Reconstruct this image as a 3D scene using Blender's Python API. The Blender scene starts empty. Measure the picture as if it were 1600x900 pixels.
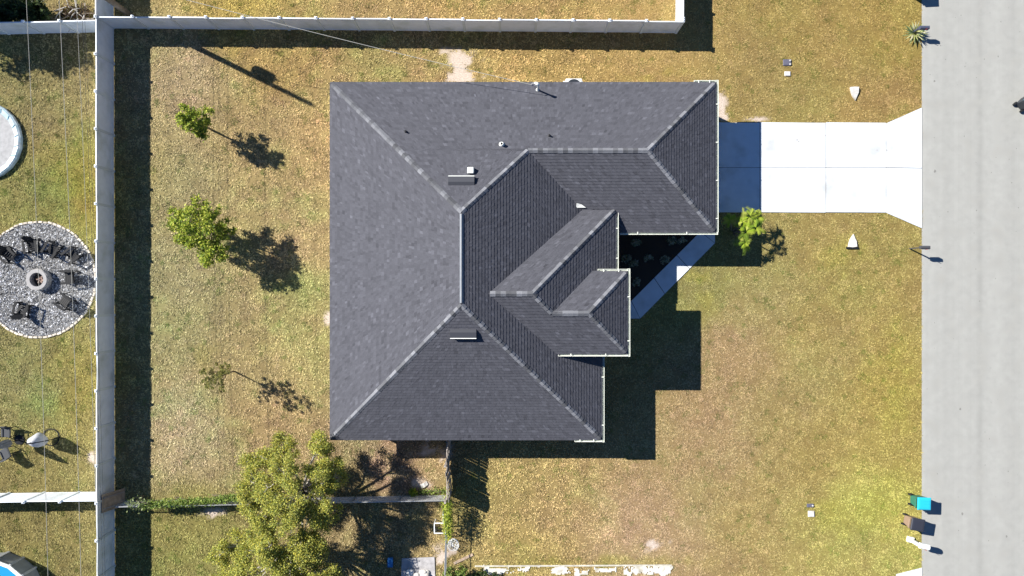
import bpy, math, random
import numpy as np
from mathutils import Vector, Matrix
random.seed(7); rng = np.random.default_rng(7)
S = bpy.context.scene
COL = S.collection
# ------------------------------------------------------------------ camera / light
HC = 42.5; PPM = 27.5                      # camera height (m), ground scale of a 1600 px wide frame
cam = bpy.data.cameras.new('camera'); cam_o = bpy.data.objects.new('camera', cam); COL.objects.link(cam_o)
cam_o.location = (0, 0, HC); cam_o.rotation_euler = (0, 0, 0)
cam.sensor_fit = 'HORIZONTAL'; cam.angle = 2 * math.atan(800 / (PPM * HC)); cam.clip_end = 3000
S.camera = cam_o
SUN_D = Vector((1.133, -0.56, -1.0))       # direction in which light travels
w = bpy.data.worlds.new('World'); S.world = w; w.use_nodes = True
nt = w.node_tree; bg = nt.nodes['Background']; sky = nt.nodes.new('ShaderNodeTexSky'); sky.sky_type = 'NISHITA'
sky.sun_disc = False; sky.sun_elevation = math.atan2(1, math.hypot(1.133, .56)); sky.sun_rotation = math.atan2(-1.133, .56) % (2 * math.pi)
sky.air_density = 1.0; sky.dust_density = 0.0; sky.ozone_density = 10.0
nt.links.new(sky.outputs[0], bg.inputs[0]); bg.inputs[1].default_value = 0.05
sl = bpy.data.lights.new('sun', 'SUN'); sl.energy = 5.0; sl.angle = math.radians(.5); sl.color = (1, .95, .86)
so = bpy.data.objects.new('sun', sl); COL.objects.link(so); so.rotation_euler = SUN_D.to_track_quat('-Z', 'Y').to_euler(); so.location = (-30, 20, 60)
S.view_settings.view_transform = 'Standard'; S.view_settings.look = 'None'; S.view_settings.exposure = 1.1; S.view_settings.gamma = 1
S.render.engine = 'CYCLES'

# ------------------------------------------------------------------ helpers
def G(px, py, z=0.0):
    """place in metres of a photo point known to lie at height z"""
    s = PPM * HC / (HC - z); return ((px - 800) / s, (450 - py) / s)
def lin(c): return tuple(((v / 255) / 12.92 if v <= 10 else (((v / 255) + .055) / 1.055) ** 2.4) for v in c)
MATS = {}
def mat(name, col, rough=.7, var=0., scale=8., bump=0., bscale=60., metal=0., attr=None, rnd=0., col2=None, trans=0., spec=.3, dirt=None, dirts=1.5):
    if name in MATS: return MATS[name]
    m = bpy.data.materials.new(name); m.use_nodes = True; n = m.node_tree.nodes; l = m.node_tree.links
    b = n['Principled BSDF']; b.inputs['Roughness'].default_value = rough; b.inputs['Metallic'].default_value = metal
    b.inputs['Specular IOR Level'].default_value = spec
    geo = n.new('ShaderNodeNewGeometry')
    def noise(sc, det=4):
        t = n.new('ShaderNodeTexNoise'); t.inputs['Scale'].default_value = sc; t.inputs['Detail'].default_value = det
        l.new(geo.outputs['Position'], t.inputs['Vector']); return t
    def mix(kind, fac, a, bb):
        x = n.new('ShaderNodeMix'); x.data_type = 'RGBA'; x.blend_type = kind
        for s_, v in ((x.inputs[0], fac), (x.inputs[6], a), (x.inputs[7], bb)):
            if hasattr(v, 'is_output'): l.new(v, s_)
            elif isinstance(v, (int, float)): s_.default_value = v
            else: s_.default_value = (*v[:3], 1)
        return x.outputs[2]
    if attr:
        a = n.new('ShaderNodeAttribute'); a.attribute_name = attr; c = a.outputs['Color']
    else:
        r = n.new('ShaderNodeRGB'); r.outputs[0].default_value = (*col[:3], 1); c = r.outputs[0]
    if col2:
        t = noise(scale * .35, 3); rr = n.new('ShaderNodeMapRange'); rr.inputs[1].default_value = .4; rr.inputs[2].default_value = .6
        l.new(t.outputs[0], rr.inputs[0]); c = mix('MIX', rr.outputs[0], c, col2)
    if dirt:
        t = noise(dirts, 6); rr = n.new('ShaderNodeMapRange'); rr.inputs[1].default_value = .52; rr.inputs[2].default_value = .72
        l.new(t.outputs[0], rr.inputs[0]); c = mix('MIX', rr.outputs[0], c, dirt)
    if var:
        t = noise(scale); rr = n.new('ShaderNodeMapRange'); rr.inputs[1].default_value = .3; rr.inputs[2].default_value = .7
        rr.inputs[3].default_value = 1 - var; rr.inputs[4].default_value = 1 + var; l.new(t.outputs[0], rr.inputs[0])
        cc = n.new('ShaderNodeCombineColor'); [l.new(rr.outputs[0], cc.inputs[i]) for i in range(3)]
        c = mix('MULTIPLY', 1., c, cc.outputs[0])
    if rnd:
        oi = n.new('ShaderNodeObjectInfo'); rr = n.new('ShaderNodeMapRange'); rr.inputs[3].default_value = 1 - rnd; rr.inputs[4].default_value = 1 + rnd
        l.new(oi.outputs['Random'], rr.inputs[0]); cc = n.new('ShaderNodeCombineColor'); [l.new(rr.outputs[0], cc.inputs[i]) for i in range(3)]
        c = mix('MULTIPLY', 1., c, cc.outputs[0])
    l.new(c, b.inputs['Base Color'])
    if bump:
        t = noise(bscale, 3); bp = n.new('ShaderNodeBump'); bp.inputs['Strength'].default_value = bump; bp.inputs['Distance'].default_value = .02
        l.new(t.outputs[0], bp.inputs['Height']); l.new(bp.outputs[0], b.inputs['Normal'])
    if trans:
        tr = n.new('ShaderNodeBsdfTranslucent'); l.new(c, tr.inputs[0]); ms = n.new('ShaderNodeMixShader'); ms.inputs[0].default_value = trans
        l.new(b.outputs[0], ms.inputs[1]); l.new(tr.outputs[0], ms.inputs[2]); l.new(ms.outputs[0], n['Material Output'].inputs[0])
    MATS[name] = m; return m

class MB:
    def __init__(s): s.v = []; s.f = []; s.c = []
    def add(s, vs, fs, col=None):
        o = len(s.v); s.v += [tuple(p) for p in vs]; s.f += [tuple(i + o for i in f) for f in fs]
        s.c += [col] * len(fs); return s
    def box(s, x, y, z, sx, sy, sz, rot=None, taper=1., col=None):
        """x,y centre, z bottom"""
        vs = []
        for k, (zz, t) in enumerate(((0, 1), (sz, taper))):
            for dx, dy in ((-1, -1), (1, -1), (1, 1), (-1, 1)): vs.append(Vector((dx * sx / 2 * t, dy * sy / 2 * t, zz)))
        if rot is not None: vs = [rot @ p for p in vs]
        vs = [(p.x + x, p.y + y, p.z + z) for p in vs]
        return s.add(vs, [(3, 2, 1, 0), (4, 5, 6, 7), (0, 1, 5, 4), (1, 2, 6, 5), (2, 3, 7, 6), (3, 0, 4, 7)], col)
    def prism(s, poly, z0, z1, col=None):
        a = sum(poly[i][0] * poly[(i + 1) % len(poly)][1] - poly[(i + 1) % len(poly)][0] * poly[i][1] for i in range(len(poly)))
        if a < 0: poly = poly[::-1]
        n = len(poly); f0 = z0 if callable(z0) else (lambda x, y: z0); f1 = z1 if callable(z1) else (lambda x, y: z1)
        vs = [(x, y, f0(x, y)) for x, y in poly] + [(x, y, f1(x, y)) for x, y in poly]
        return s.add(vs, [tuple(range(n))[::-1], tuple(range(n, 2 * n))] + [(i, (i + 1) % n, n + (i + 1) % n, n + i) for i in range(n)], col)
    def tube(s, pts, rad, n=6, col=None, cap=True):
        pts = [Vector(p) for p in pts]; m = len(pts)
        if not hasattr(rad, '__len__'): rad = [rad] * m
        o = len(s.v); vs = []; up = Vector((.31, .22, .93))
        for i, p in enumerate(pts):
            d = (pts[min(i + 1, m - 1)] - pts[max(i - 1, 0)]).normalized()
            a = d.cross(up)
            if a.length < .1: a = d.cross(Vector((1, 0, 0)))
            a.normalize(); b = d.cross(a)
            for k in range(n):
                t = 2 * math.pi * k / n; vs.append(p + (a * math.cos(t) + b * math.sin(t)) * rad[i])
        fs = [(i * n + k, i * n + (k + 1) % n, (i + 1) * n + (k + 1) % n, (i + 1) * n + k) for i in range(m - 1) for k in range(n)]
        if cap: fs += [tuple(range(n))[::-1], tuple(range((m - 1) * n, m * n))]
        return s.add(vs, fs, col)
    def lathe(s, prof, n=24, x=0, y=0, col=None, a0=0, closed=False):
        vs = [(x + r * math.cos(a0 + 2 * math.pi * k / n), y + r * math.sin(a0 + 2 * math.pi * k / n), z) for r, z in prof for k in range(n)]
        m = len(prof); rng_ = range(m if closed else m - 1)
        return s.add(vs, [(i * n + k, i * n + (k + 1) % n, ((i + 1) % m) * n + (k + 1) % n, ((i + 1) % m) * n + k) for i in rng_ for k in range(n)], col)
    def build(s, name, material, parent=None, smooth=False, loc=None):
        me = bpy.data.meshes.new(name); me.from_pydata(s.v, [], s.f); me.materials.append(material)
        if any(c is not None for c in s.c):
            at = me.color_attributes.new('Col', 'FLOAT_COLOR', 'CORNER'); arr = np.ones((len(me.loops), 4), np.float32)
            lens = [len(f) for f in s.f]; arr[:, :3] = np.repeat(np.array([c or (.5, .5, .5) for c in s.c], np.float32), lens, axis=0)
            at.data.foreach_set('color', arr.ravel())
        if smooth: me.polygons.foreach_set('use_smooth', [True] * len(me.polygons))
        me.update()
        o = bpy.data.objects.new(name, me); COL.objects.link(o)
        if parent: o.parent = parent
        if loc: o.location = loc
        return o
def bevel(o, wd=.02, seg=2):
    m = o.modifiers.new('bevel', 'BEVEL'); m.width = wd; m.segments = seg; m.limit_method = 'ANGLE'; return o
def mesh_np(name, V, F, C, material, parent=None):
    """V (n,3), F (m,k) same-size faces, C (m,3) face colours"""
    k = F.shape[1]; me = bpy.data.meshes.new(name); me.vertices.add(len(V)); me.vertices.foreach_set('co', V.astype(np.float32).ravel())
    me.loops.add(F.size); me.loops.foreach_set('vertex_index', F.astype(np.int32).ravel()); me.polygons.add(len(F))
    me.polygons.foreach_set('loop_start', np.arange(0, F.size, k, dtype=np.int32))
    me.update(calc_edges=True)
    if C is not None:
        at = me.color_attributes.new('Col', 'FLOAT_COLOR', 'CORNER'); a = np.ones((F.size, 4), np.float32); a[:, :3] = np.repeat(C, k, axis=0)
        at.data.foreach_set('color', a.ravel())
    me.materials.append(material); me.polygons.foreach_set('use_smooth', [False] * len(F))
    o = bpy.data.objects.new(name, me); COL.objects.link(o)
    if parent: o.parent = parent
    return o
def tag(o, label=None, cat=None, group=None, kind=None):
    for k, v in (('label', label), ('category', cat), ('group', group), ('kind', kind)):
        if v: o[k] = v
    return o
def thing(name, label, cat, loc=(0, 0, 0), rz=0., group=None):
    o = bpy.data.objects.new(name, None); COL.objects.link(o); o.location = loc; o.rotation_euler = (0, 0, rz); o.empty_display_size = .2
    return tag(o, label, cat, group)
def copy_tree(o, parent=None):
    c = o.copy(); COL.objects.link(c); c.parent = parent
    for ch in list(o.children): copy_tree(ch, c)
    return c
def vnoise(x, y, sc, seed):
    r = np.random.default_rng(seed); T = r.random((256, 256)); u = x * sc; v = y * sc
    i = np.floor(u).astype(int); j = np.floor(v).astype(int); fu = u - i; fv = v - j
    fu = fu * fu * (3 - 2 * fu); fv = fv * fv * (3 - 2 * fv); i %= 256; j %= 256; i1 = (i + 1) % 256; j1 = (j + 1) % 256
    return (T[i, j] * (1 - fu) + T[i1, j] * fu) * (1 - fv) + (T[i, j1] * (1 - fu) + T[i1, j1] * fu) * fv
def fbm(x, y, sc, seed, o=4):
    return sum(vnoise(x, y, sc * 2 ** k, seed + k) * .5 ** k for k in range(o)) / sum(.5 ** k for k in range(o))
def in_poly(x, y, P):
    r = np.zeros(x.shape, bool); n = len(P)
    for i in range(n):
        (x0, y0), (x1, y1) = P[i], P[(i + 1) % n]
        if y0 == y1: continue
        c = ((y0 > y) != (y1 > y)) & (x < (x1 - x0) * (y - y0) / (y1 - y0) + x0); r ^= c
    return r

# ------------------------------------------------------------------ plan of the house (metres)
XW, XE, YS, YN = -9.62, 4.77, -8.03, 10.88; ZE = 2.9; P1 = .5
RX = (XW + XE) / 2; RUN = (XE - XW) / 2; RN = YN - RUN; RS = YS + RUN; ZR = ZE + P1 * RUN
GXE, GYS = 10.81, 2.95; GRUN = (YN - GYS) / 2; GRY = (YN + GYS) / 2; GRX = GXE - GRUN; GRX0 = RX + (GRY - RN)
P2 = .555
PXE, PYS, PYN, ZP = 5.938, -3.38, .853, 4.15; PRUN = (PYN - PYS) / 2; PRY = (PYN + PYS) / 2; PRX = PXE - PRUN; ZPR = ZP + P2 * PRUN
W1X, W1Y = 1.01, -.284; ZW = ZP + P2 * (W1Y - PYS); W1E = 5.45; W1N = W1Y + (W1E - W1X); ZWE = ZW - P2 * (W1E - W1X)
PRX0 = W1X + (ZW - ZPR) / P2
def mx(z): return RX + (ZR - z) / P1        # x at which the main east slope has height z
zW = lambda x, y: ZE + P1 * (x - XW)
zE = lambda x, y: ZE + P1 * (XE - x)
zS = lambda x, y: ZE + P1 * (y - YS)
zN = lambda x, y: ZE + P1 * (YN - y)
zGS = lambda x, y: ZE + P1 * (y - GYS)
zGE = lambda x, y: ZE + P1 * (GXE - x)
z1N = lambda x, y: ZWE + P2 * (W1N - y)
z1E = lambda x, y: ZWE + P2 * (W1E - x)
zPS = lambda x, y: ZP + P2 * (y - PYS)
zPN = lambda x, y: ZP + P2 * (PYN - y)
zPE = lambda x, y: ZP + P2 * (PXE - x)
VX = PRX0 + (PYN - PRY)
FACES = [  # polygon, height function, uphill direction, eave coordinate
    ([(XW, YN), (XW, YS), (RX, RS), (RX, RN)], zW, (1, 0)),
    ([(XW, YS), (XE, YS), (RX, RS)], zS, (0, 1)),
    ([(XW, YN), (GXE, YN), (GRX, GRY), (GRX0, GRY), (RX, RN)], zN, (0, -1)),
    ([(XE, YS), (XE, GYS), (GRX0, GRY), (RX, RN), (RX, RS)], zE, (-1, 0)),
    ([(XE, GYS), (GXE, GYS), (GRX, GRY), (GRX0, GRY)], zGS, (0, 1)),
    ([(GXE, GYS), (GXE, YN), (GRX, GRY)], zGE, (-1, 0)),
    ([(mx(ZWE), W1N), (W1E, W1N), (W1X, W1Y), (mx(ZW), W1Y)], z1N, (0, -1)),
    ([(W1E, .45), (W1E, W1N), (W1X, W1Y), (PRX0, PRY), (VX, PYN), (VX + .001, .45)], z1E, (-1, 0)),
    ([(mx(ZP), PYS), (PXE, PYS), (PRX, PRY), (PRX0, PRY), (W1X, W1Y), (mx(ZW), W1Y)], zPS, (0, 1)),
    ([(VX, PYN), (PXE, PYN), (PRX, PRY), (PRX0, PRY)], zPN, (0, -1)),
    ([(PXE, PYS), (PXE, PYN), (PRX, PRY)], zPE, (-1, 0)),
]
WALK_L = [G(1094, 362), G(986, 470)]; WALK_R = [G(1117, 380), G(1000, 498)]
WALK = [G(1094, 350), G(1117, 350), G(1117, 380), G(1000, 498), G(968, 498), G(968, 470), G(986, 470), G(1094, 362)]
BED = [G(950, 352), G(1094, 352), G(1094, 362), G(986, 470), G(950, 470)]
DRV = [G(1112, 191), G(1384, 193), G(1440, 168), G(1440, 357), G(1384, 333), G(1112, 332)]
ROADX = (1440 - 800) / PPM
PIT = G(60, 437); PITR = 3.27

# ------------------------------------------------------------------ lawn colour field
CP = [(60,130,150,138,85),(60,300,150,140,80),(60,590,148,142,85),(60,830,140,128,72),(130,300,165,148,65),(130,600,158,146,70),
(290,120,178,150,105),(430,200,172,142,90),(290,280,165,145,95),(260,420,165,148,98),(450,350,178,148,95),(300,500,160,143,92),
(450,520,175,150,92),(300,660,178,150,108),(420,640,172,140,90),(290,840,145,130,68),(500,170,190,150,95),(350,15,175,145,70),
(700,12,185,150,75),(1000,10,178,140,70),(450,95,175,140,80),(620,100,190,155,85),(850,95,185,150,75),(1000,100,180,145,72),
(1250,60,165,135,62),(1380,50,168,138,60),(1200,150,160,132,65),(1350,170,168,135,65),(1150,460,165,138,75),(1150,560,172,138,80),
(1100,680,172,138,80),(1300,450,165,140,65),(1400,450,165,138,65),(1250,600,165,140,70),(1390,600,170,145,60),(1300,700,165,138,65),
(1400,720,175,150,65),(1200,800,170,142,72),(1380,800,185,170,70),(1350,870,175,155,70),(900,800,170,140,75),(850,860,170,142,70),
(1000,840,185,150,90),(600,720,165,130,85),(560,760,150,125,80),(1120,430,150,140,65),(1070,440,150,140,65),(1220,210,165,140,65),(770,770,165,140,70)]
CPW = np.array([G(a, b) for a, b, *_ in CP]); CPC = np.array([lin((c[2] * .99, c[3] * 1.01, c[4] * 1.12) if c[0] < 200 else ((c[2] * 1.0, c[3] * 1.08, c[4] * 1.2) if c[0] < 600 else (c[2] * 1.01, c[3] * 1.075, c[4] * 1.36))) for c in CP]) / .84
SAND = [(712, 92, 1.0, .75), (722, 122, 1.2, .5), (1126, 162, .4, .7), (1190, 187, .8, .12), (672, 704, 1.2, .6), (515, 500, .35, .4), (655, 758, .8, .3),
        (1134, 184, .35, .2), (1015, 850, .9, .3), (690, 860, .6, 1.0), (330, 800, .8, .3), (148, 720, .3, .6)]
GREENS = [(1085, 430, 1.6, .5), (1320, 400, 1.5, .8), (1395, 790, 1.4, 2.2), (970, 878, 5, .35), (1100, 470, .7, 1.4), (1040, 115, 1.6, .4), (1000, 122, 1.6, .3),
          (1215, 210, 1.2, .3), (1330, 810, 1.8, 1.2), (890, 877, 2.2, .35), (680, 770, 1.2, .3), (130, 280, .5, 2.5), (320, 560, .9, .9), (1400, 620, .8, 4.), (1280, 790, .8, .8)]
def sand(x, y):
    s = np.zeros_like(x); n = (fbm(x, y, 2.0, 71) - .5) * 2.6
    for px, py, rx, ry in SAND:
        X, Y = G(px, py); d = 1 - np.sqrt(((x - X) / rx) ** 2 + ((y - Y) / ry) ** 2) + n; s = np.maximum(s, np.clip(d * 1.6, 0, 1))
    return s
def field(x, y):
    wx = x + (fbm(x, y, .3, 11) - .5) * 4; wy = y + (fbm(x, y, .3, 15) - .5) * 4
    d2 = (wx[:, None] - CPW[None, :, 0]) ** 2 + (wy[:, None] - CPW[None, :, 1]) ** 2
    W = 1 / (d2 + 1.2) ** 1.6; W /= W.sum(1, keepdims=True); c = W @ CPC
    a = (fbm(x, y, .45, 21) - .5) * 2; b = (fbm(x, y, 1.7, 31) - .5) * 2; e = (fbm(x, y, .16, 41) - .5) * 2
    fr = np.clip((x - 3) / 4, 0, 1); c = c * ((1.10 - .31 * fr) * np.where((y > 11) & (x > -10), .86 + .14 * fr, 1.) * (1 + (.34 - .10 * fr) * b + (.16 - .04 * fr) * a))[:, None]; c = c * .9 + c.mean(1, keepdims=True) * .1
    g = (np.clip(a * 1.1 + e * .7 + b * .5 - .02, 0, 1) * (1 - .45 * fr))[:, None]; c = c * (1 - g) + c * np.array([.74, .90, .76]) * g
    t = np.clip(-a * 1.0 - b * .7 - .05, 0, 1)[:, None]; c = c * (1 - t) + c * np.array([1.12, 1.06, 1.16]) * t
    for px, py, rx, ry in GREENS:
        X, Y = G(px, py); k = np.clip(1.15 - np.sqrt(((x - X) / rx) ** 2 + ((y - Y) / ry) ** 2) + b * 1.1 + a * .6, 0, 1)[:, None] * .36
        c = c * (1 - k) + np.array([.34, .31, .075]) * k
    return c
SANDC = np.array([.46, .385, .33])

# ------------------------------------------------------------------ ground
M_ground = mat('lawn_soil', (.2, .14, .05), .95, attr='Col', var=.28, scale=14, bump=.5, bscale=40, spec=.05)
def ground():
    xs = np.concatenate([np.array([-400, -120, -50]), np.arange(-33, 33.01, .2), np.array([50, 120, 400])]); ys = np.concatenate([np.array([-400, -120, -40]), np.arange(-20, 20.01, .2), np.array([40, 120, 400])])
    X, Y = np.meshgrid(xs, ys, indexing='ij'); x = X.ravel(); y = Y.ravel(); c = field(x, y); s = sand(x, y)[:, None]
    fr = np.clip((x - 3) / 4, 0, 1)[:, None]; c = c * np.array([.42, .40, .36]) * (1 + .35 * fr); c = c * (1 - s) + SANDC * s
    z = np.zeros_like(x)
    n1, n2 = len(xs), len(ys); I = (np.arange(n1 - 1)[:, None] * n2 + np.arange(n2 - 1)[None, :]).ravel()
    F = np.stack([I, I + n2, I + n2 + 1, I + 1], 1)
    o = mesh_np('lawn', np.stack([x, y, z], 1), F, None, M_ground)
    at = o.data.color_attributes.new('Col', 'FLOAT_COLOR', 'POINT'); a = np.ones((len(x), 4), np.float32); a[:, :3] = c; at.data.foreach_set('color', a.ravel())
    return tag(o, kind='structure')
ground()
NOGRASS = [WALK, BED, DRV]
M_grass = mat('grass_blades', (.2, .15, .05), .9, attr='Col', trans=.12, spec=.0)
def grass():
    n = 520000; x = rng.uniform(-30, ROADX + .3, n); y = rng.uniform(-17.3, 17.3, n)
    cl = fbm(x, y, 4.2, 51, 3); keep = rng.random(n) < np.clip((cl - .34) * 5, .14, 1)
    s = sand(x, y); keep &= rng.random(n) > s * 1.15
    keep &= x < ROADX - .02 + .30 * (fbm(x, y, 1.3, 61) - .25) * rng.random(n)
    jx = x + rng.normal(0, .035, n); jy = y + rng.normal(0, .035, n)
    for P in NOGRASS: keep &= ~in_poly(jx, jy, P)
    keep &= ~((x > XW + .4) & (x < XE - .4) & (y > YS + .4) & (y < YN - .4)) & ~((x > XE - .5) & (x < GXE - .4) & (y > GYS + .4) & (y < YN - .4))
    keep &= ((x - PIT[0]) ** 2 + (y - PIT[1]) ** 2 > (PITR + .05) ** 2)
    keep &= ~((x > XE - 1) & (x < PXE - .3) & (y > PYS + .3) & (y < 4))
    x = x[keep]; y = y[keep]; n = len(x); c = field(x, y)
    fr = np.clip((x - 3) / 4, 0, 1); br = np.clip(1 + rng.normal(0, 1, n) * (.24 - .04 * fr), .3, 1.5); dry = rng.random(n)
    c = c * br[:, None]; k = (dry > .86)[:, None]; c = np.where(k, c * np.array([1.12, 1.08, 1.15]), c); dk = (.45 + .08 * fr)[:, None]; k = (dry < .18 - .03 * fr)[:, None]; c = np.where(k, c * dk * np.array([1, 1.06, .92]), c)
    # weedy and straw-pale clumps
    ci = rng.integers(0, n, 1500); big = np.repeat(ci, 26); m = len(big); rad = np.repeat(rng.uniform(.05, .16, len(ci)), 26)
    kk = np.where(rng.random(len(ci))[:, None] < .68, np.array([[.52, .62, .46]]), np.array([[1.22, 1.16, 1.25]])); kk = np.repeat(kk, 26, axis=0)
    x2 = x[big] + rng.normal(0, 1, m) * rad; y2 = y[big] + rng.normal(0, 1, m) * rad; c2 = field(x2, y2) * kk * rng.uniform(.75, 1.2, (m, 1))
    ok = (x2 < ROADX) & ~in_poly(x2, y2, DRV) & ~in_poly(x2, y2, WALK); x = np.concatenate([x, x2[ok]]); y = np.concatenate([y, y2[ok]]); c = np.concatenate([c, c2[ok]]); n = len(x); fr = np.clip((x - 3) / 4, 0, 1)
    nb = 3; V = np.zeros((n, nb, 3, 3)); ang = rng.uniform(0, 2 * np.pi, (n, nb)); ln = rng.uniform(.03, .075, (n, nb)); h = rng.uniform(.02, .065, (n, nb)) * (1 - .45 * fr)[:, None]; wd = rng.uniform(.013, .028, (n, nb))
    bx = x[:, None] + rng.normal(0, .018, (n, nb)); by = y[:, None] + rng.normal(0, .018, (n, nb)); dx = np.cos(ang); dy = np.sin(ang)
    V[:, :, 0] = np.stack([bx - dy * wd, by + dx * wd, np.full_like(bx, .003)], -1); V[:, :, 1] = np.stack([bx + dy * wd, by - dx * wd, np.full_like(bx, .003)], -1)
    V[:, :, 2] = np.stack([bx + dx * ln, by + dy * ln, h], -1)
    V = V.reshape(-1, 3); F = np.arange(len(V)).reshape(-1, 3); C = np.repeat(c, nb, axis=0)
    o = mesh_np('lawn_grass', V, F, np.clip(C, 0, .9), M_grass)
    return tag(o, 'short patchy golden and olive lawn grass', 'grass', kind='stuff')
grass()

# road
M_road = mat('road_surface', (.305, .303, .295), .9, var=.06, scale=3, bump=.35, bscale=90, spec=.15, col2=(.28, .275, .268))
def road():
    x0, x1 = ROADX, 29.45; xs = np.array([x0, x0 + .35, 25, 26.3, 26.8, 28, 28.6, x1]); g = MB()
    base = np.array([.308, .311, .298]); vn = np.convolve(rng.normal(0, .02, 95), np.ones(3) / 3, 'same')
    nx, ny = 90, 6; X = np.linspace(x0, x1, nx + 1); Y = np.linspace(-60, 60, ny + 1)
    for i in range(nx):
        for j in range(ny):
            u = (X[i] + X[i + 1]) / 2 - x0
            k = 1 + .08 * math.exp(-(u / .3) ** 2) - .09 * math.exp(-((u - 3.3) / .28) ** 2) - .05 * math.exp(-((u - 5.2) / .4) ** 2) - .04 * math.exp(-((u - 1.5) / .3) ** 2) + vn[i]
            g.add([(X[i], Y[j], .012), (X[i + 1], Y[j], .012), (X[i + 1], Y[j + 1], .012), (X[i], Y[j + 1], .012)], [(0, 1, 2, 3)], tuple(base * k))
    m = mat('road_chipseal', (.3, .3, .29), .92, attr='Col', var=.055, scale=2.2, bump=.5, bscale=70, spec=.1, dirt=(.285, .285, .27), dirts=1.1)
    tag(g.build('road', m), kind='structure')
    g = MB()
    for i in range(70):
        x = random.uniform(x0 + .2, x1 - .2); y = random.uniform(-17, 17); r = random.uniform(.012, .035) * (1 if random.random() < .9 else 2.2); k = random.randint(5, 8)
        g.add([(x + r * random.uniform(.6, 1.2) * math.cos(6.283 * q / k), y + 1.3 * r * random.uniform(.6, 1.2) * math.sin(6.283 * q / k), .0165) for q in range(k)], [tuple(range(k))])
    tag(g.build('road_tar_spots', mat('tar_spot', (.18, .178, .172), .8)), kind='structure')
road()

M_conc = mat('driveway_concrete', (.54, .575, .62), .85, var=.04, scale=2.5, bump=.2, bscale=40, spec=.2, dirt=(.42, .44, .46), dirts=.8)
M_joint = mat('joint_soil', (.06, .05, .04), .95)
def slab(poly, parent, z1=.05, name='concrete_slab', m=None, gap=.013):
    cx = sum(p[0] for p in poly) / len(poly); cy = sum(p[1] for p in poly) / len(poly)
    q = []
    for x, y in poly:
        d = math.hypot(x - cx, y - cy); k = 1 - gap * 1.4 / d; q.append((cx + (x - cx) * k, cy + (y - cy) * k))
    g = MB(); g.prism(q, .006, z1); return g.build(name, m or M_conc, parent)
def driveway():
    root = tag(MB().prism([G(1112, 191.5), G(1384, 193.5), G(1440, 168.5), G(1440, 356.5), G(1384, 332.5), G(1112, 331.5)], .002, .03).build('driveway', M_joint), kind='structure')
    cols = [1112, 1187, 1290, 1384]
    for a, b in zip(cols[:-1], cols[1:]):
        slab([G(a, 191), G(b, 191.8), G(b, 262), G(a, 262)], root); slab([G(a, 262), G(b, 262), G(b, 332.5), G(a, 332)], root)
    slab([G(1384, 192.5), G(1440, 168), G(1440, 263), G(1384, 262)], root); slab([G(1384, 262), G(1440, 263), G(1440, 357), G(1384, 333)], root)
    g = MB()
    for px, py, r in ((1245, 219, .09), (1248, 222, .06), (1289, 212, .06), (1385, 235, .07), (1370, 235, .05), (1381, 309, .03), (1383, 316, .03), (1247, 221, .05)):
        x, y = G(px, py); k = 7; g.add([(x + r * random.uniform(.4, 1.1) * math.cos(6.283 * q / k), y + .6 * r * random.uniform(.4, 1.1) * math.sin(6.283 * q / k), .0535) for q in range(k)], [tuple(range(k))])
    g.build('oil_stain', mat('oil_stain', (.3, .29, .29), .7), root)
driveway()
def walkway():
    root = tag(MB().prism(WALK, .002, .03).build('front_walk', M_joint), kind='structure')
    L0, L1 = map(Vector, WALK_L); R0, R1 = map(Vector, WALK_R); ts = [0, .34, .67, 1]
    for a, b in zip(ts[:-1], ts[1:]):
        slab([tuple(L0.lerp(L1, a)), tuple(R0.lerp(R1, a)), tuple(R0.lerp(R1, b)), tuple(L0.lerp(L1, b))], root)
    slab([G(1094, 350), G(1117, 350), G(1117, 380), G(1094, 362)], root); slab([G(968, 470), G(986, 470), G(1000, 498), G(968, 498)], root)
walkway()
tag(MB().prism(BED, .001, .035).build('planting_bed', mat('dark_mulch', (.035, .026, .02), .95, var=.5, scale=30, bump=1, bscale=50)), kind='structure')
n_drive = [G(1400, 897), G(1440, 887), G(1440, 960), G(1400, 960)]
tag(MB().prism(n_drive, .002, .05).build('neighbour_driveway', M_conc), kind='structure')

# ------------------------------------------------------------------ house
house = thing('house', 'single storey house with dark grey shingled hip roof and white gutters', 'house')
M_deck = mat('roof_deck', (.05, .05, .055), .9); M_white = mat('white_aluminium', (.74, .76, .73), .45, var=.05, scale=5); M_stucco = mat('stucco', (.55, .53, .49), .9, var=.06, bump=.4, bscale=120)
M_sh = mat('asphalt_shingle', (.08, .08, .085), .95, attr='Col', var=.12, scale=22, bump=.08, bscale=160, spec=.12)
def row_range(poly, up, v):
    """extent along the eave of a polygon at uphill coordinate v"""
    us = []
    n = len(poly)
    for i in range(n):
        a, b = poly[i], poly[(i + 1) % n]; va = a[0] * up[0] + a[1] * up[1]; vb = b[0] * up[0] + b[1] * up[1]
        if (va <= v <= vb) or (vb <= v <= va):
            if abs(vb - va) < 1e-9: continue
            t = (v - va) / (vb - va); us.append((a[0] + (b[0] - a[0]) * t) * -up[1] + (a[1] + (b[1] - a[1]) * t) * up[0])
    return (min(us), max(us)) if len(us) > 1 else None
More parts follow.
